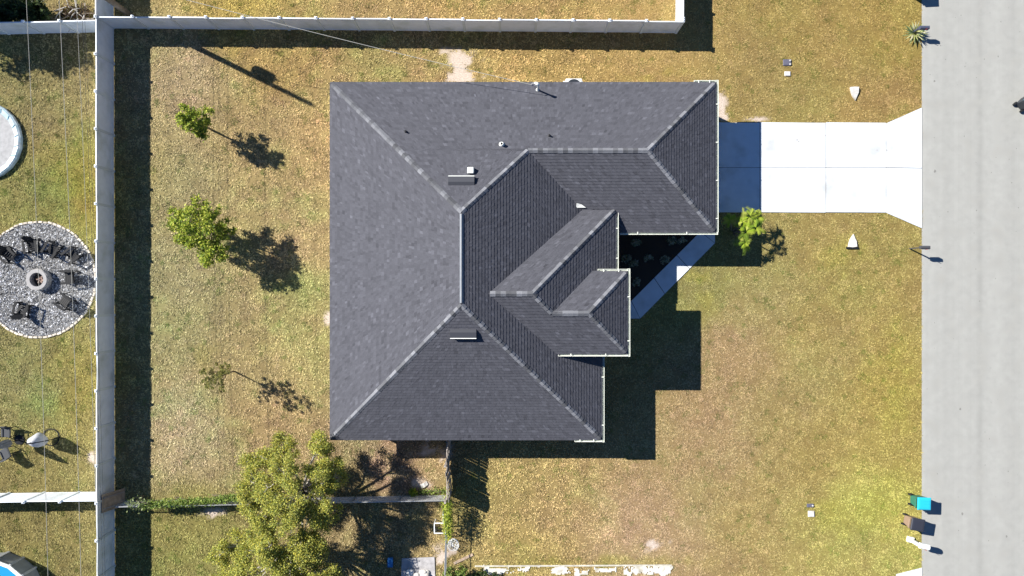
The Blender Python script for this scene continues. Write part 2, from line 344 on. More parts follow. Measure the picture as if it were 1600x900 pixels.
def roof():
    deck = MB(); V = []; F = []; C = []
    for poly, zf, up in FACES:
        deck.prism(poly, lambda x, y: zf(x, y) - .16, lambda x, y: zf(x, y) - .006)
        vs = [p[0] * up[0] + p[1] * up[1] for p in poly]; v0, v1 = min(vs), max(vs); step = .17 * .88; k = 0; v = v0 - .03
        while v < v1 - .01:
            va, vb = v, min(v + step, v1 - .002); ra = row_range(poly, up, max(va, v0 + .001)); rb = row_range(poly, up, vb); v += step; k += 1
            if not ra or not rb: continue
            (a0, a1), (b0, b1) = ra, rb
            W = a1 - a0
            if W < .03: continue
            t = 0.; cuts = [0.]
            while t < W: t += random.choice((.08, .11, .14, .17, .21)); cuts.append(min(t, W))
            rowk = random.uniform(.98, 1.02); hi = False
            for c0, c1 in zip(cuts[:-1], cuts[1:]):
                if c1 - c0 < 1e-4: continue
                hi = not hi; th = random.uniform(.019, .022) if hi else random.uniform(.013, .016)
                q = []
                for uu, vv, hh in ((a0 + c0, va, th), (a0 + c1, va, th), (b0 + (b1 - b0) * c1 / W, vb, .003), (b0 + (b1 - b0) * c0 / W, vb, .003)):
                    x = vv * up[0] - uu * up[1]; y = vv * up[1] + uu * up[0]; q.append((x, y, zf(x, y) + hh))
                o = len(V); lo = [(q[0][0], q[0][1], q[0][2] - th - .004), (q[1][0], q[1][1], q[1][2] - th - .004)]
                V += q + lo; F += [(o, o + 1, o + 2, o + 3), (o + 1, o, o + 4, o + 5)]
                g = random.gauss(1, .07) * rowk
                if random.random() < .07: g *= random.uniform(1.12, 1.32)
                if random.random() < .10: g *= .86
                col = (.074 * g, .076 * g, .091 * g); C += [col, col]
    r = deck.build('roof', M_deck, house)
    F = np.array(F)
    # uphill normals: flip where needed
    o = mesh_np('shingle_courses', np.array(V), F, np.array(C), M_sh, r); o['kind'] = 'stuff'
    return r
ROOF = roof()
M_cap = mat('ridge_cap_shingle', (.138, .143, .160), .95, rnd=.45, var=.1, scale=20, bump=.3, bscale=160, spec=.1)
def caps():
    g = MB(); a = .135; L = .27; g.add([(-L / 2, -a, -.072), (-L / 2, 0, .0), (-L / 2, a, -.072), (L / 2, -a, -.060), (L / 2, 0, .020), (L / 2, a, -.060), (L / 2, -a, -.085), (L / 2, 0, -.01), (L / 2, a, -.085)],
        [(0, 3, 4, 1), (1, 4, 5, 2), (3, 6, 7, 4), (4, 7, 8, 5)]); me = None
    def line(p, q, sp=.25):
        nonlocal me
        p = Vector(p); q = Vector(q); d = (q - p); n = max(1, int(d.length / sp)); dn = d.normalized()
        y = Vector((0, 0, 1)).cross(dn).normalized(); z = dn.cross(y)
        for i in range(n):
            c = q + (p - q) * ((i + .5) / n) + Vector((0, 0, .045))
            M = Matrix((( -dn.x, -y.x, z.x, c.x + 0), (-dn.y, -y.y, z.y, c.y), (-dn.z, -y.z, z.z, c.z), (0, 0, 0, 1)))
            M = Matrix(((dn.x, y.x, z.x, c.x), (dn.y, y.y, z.y, c.y), (dn.z, y.z, z.z, c.z), (0, 0, 0, 1)))
            if dn.z > .02: M = M @ Matrix.Rotation(math.pi, 4, 'Z')
            if me is None: o = g.build('ridge_cap', M_cap, ROOF); me = o.data
            else: o = bpy.data.objects.new('ridge_cap', me); COL.objects.link(o); o.parent = ROOF
            o.matrix_local = M @ Matrix.Scale(random.uniform(.92, 1.06), 4)
    ap1 = (RX, RN, ZR); ap2 = (RX, RS, ZR); zg = ZE + P1 * GRUN
    line((XW + .1, YN - .1, ZE + .05), ap1); line((XW + .1, YS + .1, ZE + .05), ap2); line((XE - .1, YS + .1, ZE + .05), ap2); line((GRX0, GRY, zg), ap1)
    line((GRX, GRY, zg), (GRX0, GRY, zg)); line((GXE - .1, YN - .1, ZE + .05), (GRX, GRY, zg)); line((GXE - .1, GYS + .1, ZE + .05), (GRX, GRY, zg))
    line((W1X, W1Y, ZW), (mx(ZW) + .1, W1Y, ZW)); line((W1E - .1, W1N - .1, ZWE + .055), (W1X, W1Y, ZW)); line((PRX0, PRY, ZPR), (W1X, W1Y, ZW))
    line((PRX, PRY, ZPR), (PRX0, PRY, ZPR)); line((PXE - .1, PYN - .1, ZP + .055), (PRX, PRY, ZPR)); line((PXE - .1, PYS + .1, ZP + .055), (PRX, PRY, ZPR))
caps()
def on_roof(px, py, zf):
    z = 4.
    for _ in range(30): x, y = G(px, py, z); z = zf(x, y)
    return x, y, z
# ridge vent and off-ridge vents
g = MB(); g.prism([(RX - .085, RS + .12), (RX - .085, RN - .12), (RX - .002, RN - .12), (RX - .002, RS + .12)], lambda x, y: ZR - .08 + .03, lambda x, y: ZR + .075 + (x - RX) * .22)
g.prism([(RX + .085, RS + .12), (RX + .085, RN - .12), (RX + .002, RN - .12), (RX + .002, RS + .12)], lambda x, y: ZR - .10, lambda x, y: ZR + .075 - (x - RX) * 1.15)
g.build('ridge_vent', mat('grey_vent_metal', (.22, .24, .27), .45, var=.1), ROOF)
def roof_vent(px, py, zf, sgn):
    x, y, z = on_roof(px, py, zf); L, D = 1.28, .44
    g = MB(); g.add([(x - L / 2, y - sgn * D / 2, zf(x, y - sgn * D / 2) + .02), (x + L / 2, y - sgn * D / 2, zf(x, y - sgn * D / 2) + .02), (x + L / 2, y + sgn * D / 2, z + .12), (x - L / 2, y + sgn * D / 2, z + .12),
        (x + L / 2, y + sgn * D / 2, zf(x, y + sgn * D / 2)), (x - L / 2, y + sgn * D / 2, zf(x, y + sgn * D / 2)), (x - L / 2, y - sgn * .06, z + .19), (x + L / 2, y - sgn * .06, z + .19)],
        [(0, 1, 7, 6), (6, 7, 2, 3), (3, 2, 4, 5), (0, 6, 3, 5), (1, 4, 2, 7)] if sgn > 0 else [(6, 7, 1, 0), (3, 2, 7, 6), (5, 4, 2, 3), (5, 3, 6, 0), (7, 2, 4, 1)])
    o = g.build('roof_vent', mat('slate_vent_metal', (.045, .048, .06), .6), ROOF)
    g = MB(); g.box(x, y + sgn * (D / 2 + .015), z + .085, L, .035, .05); g.build('vent_lip', M_white, o)
roof_vent(721, 283, zN, 1); roof_vent(724, 521, zS, -1)
for px, py, r, h, m in ((634, 206, .045, .2, M_deck), (858, 212, .045, .2, M_deck), (784, 226, .085, .28, M_white)):
    x, y, z = on_roof(px, py, zN); g = MB(); g.lathe([(r * 1.9, z - .1), (r * 1.6, z + .05), (r, z + .07), (r, z + h), (r * .7, z + h), (r * .7, z + h - .1)], 14, x, y); g.build('vent_pipe', m, ROOF, True)
x, y, z = on_roof(735, 267, zN); g = MB(); g.box(x + .02, y, z - .05, .34, .34, .3, taper=.9); g.build('exhaust_hood', M_white, ROOF); bevel(bpy.context.scene.objects['exhaust_hood'], .04)
# gutters
M_gut = mat('gutter_white', (.70, .73, .66), .4, var=.06, scale=4)
def gutter(a, b, z, out):
    a = Vector(a); b = Vector(b); o = Vector(out); g = MB(); d = (b - a).normalized(); wd = .095; t = .02
    def bar(p, q, o0, o1, z0, z1):
        vs = [(*(p + o * o0), z0), (*(q + o * o0), z0), (*(q + o * o1), z0), (*(p + o * o1), z0), (*(p + o * o0), z1), (*(q + o * o0), z1), (*(q + o * o1), z1), (*(p + o * o1), z1)]
        f = [(0, 1, 2, 3), (7, 6, 5, 4), (0, 4, 5, 1), (1, 5, 6, 2), (2, 6, 7, 3), (3, 7, 4, 0)]; g.add(vs, f)
    bar(a, b, .022, wd, z - .12, z - .10); bar(a, b, wd + .001, wd + .023, z - .12, z - .005); bar(a, b, .0, .021, z - .12, z - .03)
    for p in (a, b - d * .02): bar(p, p + d * .02, .023, wd - .001, z - .098, z - .02)
    n = max(2, int((b - a).length / 1.9)); 
    r = g.build('gutter', M_gut, house)
    for i in range(n):
        p = a + (b - a) * ((i + .35) / n); g = MB(); bar(p, p + d * .045, -.05, wd + .02, z - .003, z + .022); g.build('gutter_bracket', M_gut, r)
gutter((XE + .95, GYS - .004), (GXE + .1, GYS - .004), ZE, (0, -1)); gutter((GXE + .004, GYS + .0), (GXE + .004, YN + .14), ZE, (1, 0)); gutter((9.65, YN + .004), (GXE, YN + .004), ZE, (0, 1))
gutter((W1E + .004, PYN + .14), (W1E + .004, W1N - .05), ZWE, (1, 0)); gutter((VX + .3, PYN + .004), (PXE + .0, PYN + .004), ZP, (0, 1)); gutter((PXE + .004, PYS - .14), (PXE + .004, PYN + .14), ZP, (1, 0)); gutter((mx(ZP) + .1, PYS - .004), (PXE, PYS - .004), ZP, (0, -1))
gutter((XE + .004, YS - .14), (XE + .004, PYS + .3), ZE, (1, 0)); gutter((3.32, YS - .004), (XE, YS - .004), ZE, (0, -1))
# flashing in the dead valley beside the garage roof
g = MB(); g.add([(3.33, 4.18, 3.60), (3.85, 4.18, 3.60), (3.6, 4.34, 3.66), (3.36, 4.40, 3.72), (3.33, 4.18, 3.5), (3.85, 4.18, 3.5), (3.6, 4.34, 3.5), (3.36, 4.40, 3.5)], [(0, 1, 2, 3), (4, 7, 6, 5), (0, 4, 5, 1), (1, 5, 6, 2), (2, 6, 7, 3), (3, 7, 4, 0)]); g.build('valley_flashing', M_white, ROOF)
# drip edge / fascia along the eaves
def fascia(a, b, z):
    a = Vector(a); b = Vector(b); d = (b - a).normalized(); n = Vector((d.y, -d.x)); g = MB(); p = [a + n * .003, b + n * .003, b + n * .02, a + n * .02]
    g.prism([tuple(q) for q in p], z - .18, z - .012); g.build('fascia', mat('fascia_grey', (.22, .25, .30), .6), house)
fascia((XW, YN), (XW, YS), ZE); fascia((9.6, YN), (XW, YN), ZE); fascia((XW, YS), (3.3, YS), ZE)
# walls, soffits, garage door, windows
IN = .45
def wall(poly, z1, name='wall'): return MB().prism(poly, 0, z1).build(name, M_stucco, house)
wl = wall([(XW + IN, YS + IN), (XE - IN, YS + IN), (XE - IN, YN - IN), (XW + IN, YN - IN)], ZE + .02)
wg = wall([(XE - IN - .2, GYS + IN), (GXE - IN, GYS + IN), (GXE - IN, YN - IN - .01), (XE - IN - .2, YN - IN - .01)], ZE + .01)
wm = wall([(3.0, -2.93), (5.0, -2.93), (5.0, 3.3), (3.0, 3.3)], ZWE + .05)
for yy in (PYS + .5, PYN - .4):
    g = MB(); g.box(PXE - .5, yy, 0, .42, .42, .25); g.box(PXE - .5, yy, .25, .3, .3, ZP - .65); g.box(PXE - .5, yy, ZP - .40, .4, .4, .16); g.build('porch_column', M_stucco, house)
MB().prism([(3.0, PYS + .3), (PXE - .3, PYS + .3), (PXE - .3, PYN - .2), (3.0, PYN - .2)], ZP - .24, ZP - .14).build('porch_soffit', M_white, house)
MB().prism([(5.001, PYS + .35), (PXE - .2, PYS + .35), (PXE - .2, PYN - .2), (5.001, PYN - .2)], .004, .08).build('porch_floor', M_conc, house)
gd = MB(); [gd.box(GXE - IN + .025, 6.9, .03 + k * .53, .05, 4.9, .51) for k in range(4)]; gd.build('garage_door', M_white, house)
M_glass = mat('window_glass', (.03, .04, .05), .08, spec=.8)
def window(x, y, axis, wd=1.2):
    s = (.06, wd + .16, 1.36) if axis == 'x' else (wd + .16, .06, 1.36); o = MB().box(x, y, .92, *s).build('window', M_white, house)
    for k in (-1, 1):
        if axis == 'x': MB().box(x + (.02 if x > 0 else -.02), y + k * wd / 4, 1.0, .06, wd / 2 - .05, 1.2).build('pane', M_glass, o)
        else: MB().box(x + k * wd / 4, y + (.02 if y > 0 else -.02), 1.0, wd / 2 - .05, .06, 1.2).build('pane', M_glass, o)
window(XW + IN - .01, 6, 'x', 1.8); window(XW + IN - .01, -4, 'x'); window(-5, YS + IN - .01, 'y'); window(1, YS + IN - .01, 'y'); window(-4, YN - IN + .01, 'y'); window(XE - IN + .01, -5.6, 'x', 1.6); window(7.6, GYS + IN - .01, 'y')
MB().box(5.02, -1.1, .08, .07, 1.0, 2.1).build('front_door', mat('door_paint', (.05, .06, .08), .4), house)
# service mast on the roof
mast = thing('service_mast', 'white electrical service mast with weatherhead standing on the north eave', 'mast', (1.35, 10.42, 3.05))
g = MB(); g.tube([(0, 0, 0), (0, 0, 1.0)], .05, 10); g.build('pipe', M_white, mast); g = MB(); g.lathe([(.11, .0), (.09, .14), (.05, .2)], 12); g.build('boot', M_white, mast)
g = MB(); g.tube([(0, 0, 1.0), (-.02, .02, 1.12), (-.1, .06, 1.14), (-.17, .1, 1.06)], [.07, .085, .08, .06], 10); g.build('weatherhead', M_white, mast, True)
g = MB(); g.tube([(-.17, .1, 1.06), (-.28, .12, .96), (-.36, .05, .95), (-.33, .02, .9), (-.1, .02, .82), (0, 0, .8)], .022, 6); g.build('drip_loop', mat('cable_grey', (.35, .35, .37), .5), mast)
# air conditioner
ac = thing('air_conditioner', 'white outdoor air conditioner unit beside the north wall', 'air conditioner', (3.45, 11.22, 0))
MB().box(0, 0, .004, 1.1, 1.05, .07).build('pad', M_conc, ac); o = MB().box(0, 0, .075, .92, .9, .8).build('casing', mat('ac_white', (.6, .62, .64), .5), ac); bevel(o, .05)
g = MB(); g.lathe([(.41, .876), (.41, .885), (.37, .884), (.05, .884)], 24); g.build('fan_grille', mat('fan_dark', (.02, .025, .035), .5), ac)

# ------------------------------------------------------------------ white vinyl fences
M_vinyl = mat('white_vinyl', (.73, .78, .85), .45, rnd=.05, var=.05, scale=3, dirt=(.56, .61, .62), dirts=.9)
def panel_mesh(L, h):
    g = MB(); n = int(L / .18); wd = L / n
    for i in range(n): g.box(-L / 2 + (i + .5) * wd, 0, .13, wd - .012, .03 if i % 2 else .034, h - .22)
    g.box(0, 0, .15, L, .02, h - .26); g.box(0, 0, .05, L, .05, .14); g.box(0, 0, h - .10, L, .055, .10); return g
post_g = MB().box(0, 0, 0, .127, .127, 1.88)
cap_g = MB(); cap_g.box(0, 0, 1.88, .155, .155, .03); cap_g.box(0, 0, 1.91, .14, .14, .05, taper=.15)
POSTME = {}
def vinyl_fence(name, label, a, b, h=1.83, sp=1.98, skip_first=False, lean=0.012):
    a = Vector(a); b = Vector(b); L = (b - a).length; n = round(L / sp); s = L / n; d = (b - a).normalized(); ang = math.atan2(d.y, d.x)
    root = thing(name, label, 'fence', (a.x, a.y, 0), ang, None); pm = panel_mesh(s - .13, h)
    me = None
    for i in range(n):
        if me is None: o = pm.build('panel', M_vinyl, root); me = o.data
        else: o = bpy.data.objects.new('panel', me); COL.objects.link(o); o.parent = root
        o.location = (s * (i + .5), random.uniform(-.012, .012), 0); o.rotation_euler = (random.uniform(-lean, lean), 0, random.uniform(-.004, .004))
    for i in range(n + 1):
        if i == 0 and skip_first: continue
        if 'p' not in POSTME: o = post_g.build('post', mat('vinyl_post', (.63, .68, .70), .5, rnd=.1), root); POSTME['p'] = o.data
        else: o = bpy.data.objects.new('post', POSTME['p']); COL.objects.link(o); o.parent = root
        o.location = (s * i, 0, 0)
        if 'c' not in POSTME: c = cap_g.build('post_cap', M_vinyl, o); POSTME['c'] = c.data
        else: c = bpy.data.objects.new('post_cap', POSTME['c']); COL.objects.link(c); c.parent = o
    return root
FXW = -22.62
vinyl_fence('vinyl_fence', 'long white vinyl fence running down the left side of the back yard', (FXW, 14.76), (FXW + .06, -17.8))
vinyl_fence('vinyl_fence', 'white vinyl fence along the top of the yard behind the house', (FXW, 14.76), (9.3, 14.5), skip_first=True)
vinyl_fence('vinyl_fence', 'short sunlit white fence return going up from the top fence corner', (9.3, 14.63), (9.36, 20.5))
vinyl_fence('vinyl_fence', 'white fence piece above the corner beside the utility pole', (FXW, 14.76), (FXW, 20.7), skip_first=True)
vinyl_fence('vinyl_fence', 'shaded white fence above the paddling pool in the left neighbour yard', (FXW, 14.55), (-32.5, 14.35), skip_first=True)
vinyl_fence('vinyl_fence', 'sunlit white fence between the umbrella and the blue pool', (FXW + .04, -11.58), (-32.5, -11.7), skip_first=True)

# ------------------------------------------------------------------ foliage
M_leaf = mat('leaf', (.1, .15, .03), .5, attr='Col', trans=.3, spec=.25)
M_bark = mat('bark', (.16, .13, .10), .9, var=.25, scale=12); M_pale = mat('pale_bark', (.42, .39, .36), .8, var=.2, scale=10)
def leaves(cent, size, cols, up=.5, aspect=.5):
    """diamond leaf faces at cent (n,3)"""
    n = len(cent); nrm = rng.normal(0, 1, (n, 3)); nrm[:, 2] = np.abs(nrm[:, 2]) + up; nrm /= np.linalg.norm(nrm, axis=1, keepdims=True)
    a = np.cross(nrm, rng.normal(0, 1, (n, 3))); a /= np.linalg.norm(a, axis=1, keepdims=True); b = np.cross(nrm, a)
    s = (size * rng.uniform(.6, 1.35, n))[:, None]
    V = np.stack([cent - a * s, cent - b * s * aspect + nrm * s * .12, cent + a * s, cent + b * s * aspect + nrm * s * .12], 1).reshape(-1, 3)
    F = np.arange(4 * n).reshape(-1, 4); cols = np.array(cols); t = rng.random(n); k = rng.integers(0, len(cols), n)
    C = cols[k] * rng.lognormal(0, .18, n)[:, None]
    return V, F, C
def clump_pts(c, r, n, shell=.35):
    d = rng.normal(0, 1, (n, 3)); d /= np.linalg.norm(d, axis=1, keepdims=True); q = np.maximum(rng.random(n) ** (1 / 2.2), shell * rng.random(n))
    return np.array(c) + d * q[:, None] * np.array(r) * (1 + .25 * rng.normal(0, 1, n))[:, None]
def tree(name, label, loc, clumps, trunk_h, trunk_r, nleaf, size, cols, bark=None, cat='tree', group=None, bare=0, lean=(0, 0), sub=10, mult=.44, up=.5):
    root = thing(name, label, cat, (*loc, 0), 0, group); bark = bark or M_bark; g = MB(); top = Vector((lean[0], lean[1], trunk_h))
    g.tube([(0, 0, -.05), (top.x * .35, top.y * .35, trunk_h * .5), top], [trunk_r * 1.3, trunk_r, trunk_r * .8], 8); g.build('trunk', bark, root, True)
    pts = []; br = MB(); tot = sum(c[3] ** 2 for c in clumps)
    for x, y, z, r in clumps:
        c = Vector((x, y, z)); mid = top.lerp(c, .5) + Vector((random.uniform(-.15, .15), random.uniform(-.15, .15), .1)) * r
        br.tube([top * .92, mid, c], [trunk_r * .55, trunk_r * .36, trunk_r * .16], 6); k = int(nleaf * r * r / tot)
        for j in range(sub):
            d = Vector((random.gauss(0, 1), random.gauss(0, 1), random.gauss(0, .8))).normalized() * r * random.uniform(.35, 1.0); e = c + d
            st = mid.lerp(c, random.uniform(.4, 1)); br.tube([st, st.lerp(e, .55) + Vector((0, 0, .05 * r)), e], [trunk_r * .16, trunk_r * .1, .006], 4)
            pts.append(clump_pts(e, (r * mult, r * mult, r * mult * .8), max(4, k // sub)))
    for j in range(bare):
        a = random.uniform(0, 6.28); e = top + Vector((math.cos(a), math.sin(a), random.uniform(.5, 1.0))) * random.uniform(.8, 1.7) * trunk_h * .5
        br.tube([top * .95, top.lerp(e, .5) + Vector((.1, -.1, .1)), e], [trunk_r * .5, trunk_r * .3, .01], 5)
    b = br.build('branches', bark, root, True)
    V, F, C = leaves(np.concatenate(pts), size, cols, up); mesh_np('crown', V, F, C, M_leaf, root)
    return root
YG = [(.29, .37, .04), (.20, .28, .03), (.38, .43, .05), (.08, .13, .02), (.43, .44, .08)]
OLV = [(.36, .38, .07), (.44, .42, .07), (.26, .31, .06), (.46, .41, .07), (.13, .16, .045), (.46, .46, .13)]
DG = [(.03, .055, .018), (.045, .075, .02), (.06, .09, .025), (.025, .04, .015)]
tree('young_tree', 'small dense round young tree nearest the top fence in the back yard', G(331, 203), [(-.1, .1, 2.5, .75), (.25, .35, 1.9, .6), (-.45, -.1, 2.0, .55), (.3, -.35, 2.2, .6), (-.1, .1, 3.2, .5), (.25, -.2, 3.0, .45)], 1.5, .05, 3600, .07, YG, mult=.36, cat='tree', group='young trees in the back yard')
tree('young_tree', 'largest leafy young tree in the middle of the back yard', G(346, 363), [(-.9, .5, 2.5, .85), (-.2, 1.1, 2.4, .7), (.7, .3, 2.3, .6), (-1.3, -.3, 2.0, .7), (-.2, -.9, 2.5, .9), (.5, -.7, 2.8, .75), (0, 0, 3.3, .8), (-.6, -.4, 3.0, .7), (.6, .9, 2.9, .5), (.2, -1.7, 2.1, .5), (-1.6, .6, 2.2, .5), (1.2, -.2, 2.4, .45), (1.0, -1.2, 2.6, .5)], 1.4, .07, 9500, .07, YG, mult=.38, group='young trees in the back yard', bare=2)
tree('young_tree', 'sparse thin young tree below the other two in the back yard', G(366, 580), [(-.3, .2, 2.0, .55), (.2, -.1, 2.7, .5), (-.2, -.3, 3.2, .4), (.3, .4, 2.3, .45), (-.5, -.4, 1.9, .4), (.1, .1, 3.7, .3), (.3, -.6, 2.7, .35), (-.6, .1, 2.6, .4), (.5, .1, 3.2, .3)], 1.3, .035, 1500, .055, [(.19, .18, .05), (.15, .17, .04), (.22, .2, .06)], group='young trees in the back yard', sub=9, mult=.25)
OA = [(-1.5, 2.2, 3.3, .95), (-.3, 2.7, 3.4, .8), (1.5, 2.6, 3.2, .85), (2.2, 1.9, 3.0, .7), (1.6, 1.3, 4.2, .9), (-.8, .8, 4.3, 1.0), (-1.9, .9, 3.6, .9), (.5, .1, 4.9, 1.0), (1.9, .2, 3.8, .9), (-.9, -.6, 4.2, 1.0), (.2, 1.6, 4.8, .9), (2.3, 1.0, 3.1, .7), (-2.2, -.3, 3.2, .8), (1.2, -1.0, 4.0, .9), (2.2, -.8, 3.3, .7), (.3, -1.1, 4.5, .8), (-.9, -1.9, 3.9, .75), (.9, -2.1, 3.8, .75)]
OA = [(x - .3, y, z, q) for x, y, z, q in OA]
tree('oak_tree', 'broad yellow green tree with pale bare branches at the lower left of the house', G(487, 752), OA, 1.9, .17, 64000, .045, OLV, M_pale, bare=11, sub=14, mult=.38)
OB = [(-2.8, .5, 2.9, .8), (-3.5, 0, 2.6, .75), (-1.6, .4, 3.4, 1.0), (-.5, -.3, 4.0, 1.1), (1.0, .4, 3.9, 1.0), (-1.8, -1.2, 3.3, 1.1), (.5, -1.5, 3.9, 1.2), (2.0, -.8, 3.4, .95), (-3.1, -1.5, 2.8, .95), (1.9, .9, 3.2, .8), (-.4, .9, 4.3, .8), (-.4, -2.6, 3.6, 1.2), (1.9, -2.3, 3.3, 1.1), (-2.0, -2.6, 3.1, 1.0), (2.5, -1.6, 2.8, .8)]
tree('oak_tree', 'lower yellow green tree crossing the bottom edge left of the chain link corner', G(470, 838), OB, 1.8, .18, 64000, .045, OLV, M_pale, bare=10, sub=14, mult=.38)
# greenery behind the top left fence
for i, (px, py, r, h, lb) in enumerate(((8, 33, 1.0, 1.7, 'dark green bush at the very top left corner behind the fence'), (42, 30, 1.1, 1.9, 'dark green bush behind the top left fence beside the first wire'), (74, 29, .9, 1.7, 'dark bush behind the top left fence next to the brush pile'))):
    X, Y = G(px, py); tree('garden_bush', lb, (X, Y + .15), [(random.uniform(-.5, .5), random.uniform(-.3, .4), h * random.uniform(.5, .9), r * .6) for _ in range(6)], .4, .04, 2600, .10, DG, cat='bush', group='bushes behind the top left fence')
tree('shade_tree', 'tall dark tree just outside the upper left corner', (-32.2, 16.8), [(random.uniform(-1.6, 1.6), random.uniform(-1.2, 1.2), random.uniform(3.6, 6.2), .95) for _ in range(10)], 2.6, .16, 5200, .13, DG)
bp = thing('brush_pile', 'heap of cut pale branches and brown leaves behind the top left fence', 'brush pile', (*G(122, 27), 0))
for k in range(22):
    g = MB(); a = random.uniform(0, 6.28); x, y = random.uniform(-.8, .8), random.uniform(-.35, .5); L = random.uniform(.5, 1.3); z = random.uniform(.1, .7)
    g.tube([(x, y, z), (x + math.cos(a) * L * .5, y + math.sin(a) * L * .4, z + .12), (x + math.cos(a) * L, y + math.sin(a) * L * .7, z + random.uniform(-.05, .2))], [.035, .028, .015], 5); g.build('branch', M_pale if k % 3 else M_bark, bp)
V, F, C = leaves(np.concatenate([clump_pts((0, .1, .3), (.9, .5, .3), 1300)]), .07, [(.09, .05, .03), (.14, .09, .05), (.12, .11, .03), (.05, .03, .02)]); mesh_np('brown_leaves', V, F, C, M_leaf, bp)
# fence-line vine
def vine(label, pts, n, size, cols, wd, hh, name='vine', cat='vine'):
    P = []; pts = [np.array(p) for p in pts]; root = thing(name, label, cat, (float(pts[0][0]), float(pts[0][1]), 0)); g = MB(); o0 = np.array([pts[0][0], pts[0][1], 0])
    for a, b in zip(pts[:-1], pts[1:]):
        t = rng.random((n, 1)); q = a + (b - a) * t; q = q + rng.normal(0, 1, (n, 3)) * np.array([wd * .5, wd, hh]); P.append(q)
        for k in range(4): g.tube([a - o0 + np.array([random.uniform(-.2, .2), random.uniform(-.1, .1), -a[2] + .0]), (a + b) / 2 - o0 + rng.normal(0, .1, 3), b - o0], .012, 4)
    P = np.concatenate(P); P[:, 2] = np.maximum(P[:, 2], .03); V, F, C = leaves(P - o0, size, cols); mesh_np('foliage', V, F, C, M_leaf, root); g.build('stems', M_bark, root); return root
VG = [(.17, .26, .05), (.23, .31, .06), (.28, .33, .09), (.10, .17, .03)]
ch = lambda px, z: (*G(px, 450 + (780 - 450 + (705 - px) * .02) , z), z)
vine('green vine covering the chain link fence left of the big tree', [(*G(222, 789, 1.1), 1.1), (*G(262, 787, 1.15), 1.15), (*G(320, 783, 1.15), 1.15), (*G(386, 776, 1.2), 1.2)], 1500, .055, VG, .10, .15)
vine('pale sprawling weed poking out of the fence shadow at the left fence', [(*G(200, 788, 1.5), 1.5), (*G(232, 786, 1.4), 1.4)], 150, .07, [(.2, .24, .11), (.13, .18, .06)], .16, .14, cat='weed', name='climbing_weed')
vine('yellow green vine on the fence end beside the white pipe frame', [(*G(699, 786, 1.2), 1.2), (*G(700, 834, 1.0), 1.0)], 2200, .05, YG, .26, .28)
vine('low green weeds along the chain link fence near the wooden fence', [(*G(640, 770, .1), .1), (*G(698, 768, .15), .15)], 380, .05, VG, .1, .06, name='weed_patch', cat='weeds')
vine('bright lime weed clump against the chain link fence', [(*G(641, 771, .25), .25), (*G(650, 769, .25), .25)], 260, .06, [(.2, .28, .02), (.26, .3, .03)], .12, .08, name='weed_clump', cat='weed')

# ------------------------------------------------------------------ chain link and wooden fence at the lower side
M_galv = mat('galvanised_steel', (.5, .51, .52), .35, metal=.6); M_wood = mat('weathered_wood', (.30, .27, .25), .9, var=.3, scale=9, bump=.5, bscale=50, rnd=.25)
def chain_fence(label, a, b, h=1.2):
    a = Vector(a); b = Vector(b); L = (b - a).length; d = (b - a).normalized(); r = thing('chain_link_fence', label, 'fence', (a.x, a.y, 0), math.atan2(d.y, d.x))
    MB().tube([(0, 0, h), (L, 0, h)], .024, 8).build('top_rail', M_galv, r); n = max(1, round(L / 2.6))
    for i in range(n + 1): MB().tube([(L * i / n, .03, 0), (L * i / n, .03, h + .05)], .03, 8).build('post', M_galv, r)
    V = []; F = []; s = .075; t = .0035; k = 0
    x = -h
    while x < L:
        for sg in (1, -1):
            x0, x1 = (x, x + h) if sg > 0 else (x + h, x); z0, z1 = .03, h - .02
            lo, hi = 0., 1.
            for bound in (0., L):
                pass
            ta, tb = sorted(((0 - x0) / (x1 - x0), (L - x0) / (x1 - x0))); lo = max(lo, ta); hi = min(hi, tb)
            if hi - lo < .05: continue
            p = Vector((x0 + (x1 - x0) * lo, 0, z0 + (z1 - z0) * lo)); q = Vector((x0 + (x1 - x0) * hi, 0, z0 + (z1 - z0) * hi)); o = len(V)
            for e in (p, q):
                V += [(e.x, t, e.z), (e.x + t, -t, e.z), (e.x - t, -t, e.z)]
            F += [(o, o + 1, o + 4, o + 3), (o + 1, o + 2, o + 5, o + 4), (o + 2, o, o + 3, o + 5)]
        x += s
    o = mesh_np('wire_mesh', np.array(V), np.array(F), None, M_galv, r); o['kind'] = 'stuff'; return r
CY = -(773 - 450) / PPM
chain_fence('long chain link fence crossing under the big tree to the wooden fence', (-21.85, CY - .35), (-3.6, CY))
chain_fence('short chain link fence below the wooden fence beside the lawn', (-3.62, CY - .25), (-3.72, CY - 4.1))
wf = thing('wooden_fence', 'weathered grey wooden picket fence running down from the house corner', 'fence', (-3.5, YS + .42, 0))
L = YS + .42 - CY; n = int(L / .15); me = None; g0 = MB().box(0, 0, .03, .022, .147, 1.86)
for i in range(n):
    o = g0.build('picket', M_wood, wf) if me is None else bpy.data.objects.new('picket', me)
    if me is None: me = o.data
    else: COL.objects.link(o); o.parent = wf
    o.location = (.06 * math.sin(i * .33) + random.uniform(-.02, .02), -(i + .5) * .15, random.uniform(-.03, .05)); o.rotation_euler = (random.uniform(-.006, .006), random.uniform(-.035, .02), random.uniform(-.05, .05))
for z in (.4, 1.45): MB().box(-.07, -L / 2, z, .04, L, .09).build('rail', M_wood, wf)
for k in range(3): MB().box(-.14, -.1 - k * (L - .2) / 2, 0, .1, .1, 1.95).build('post', M_wood, wf)

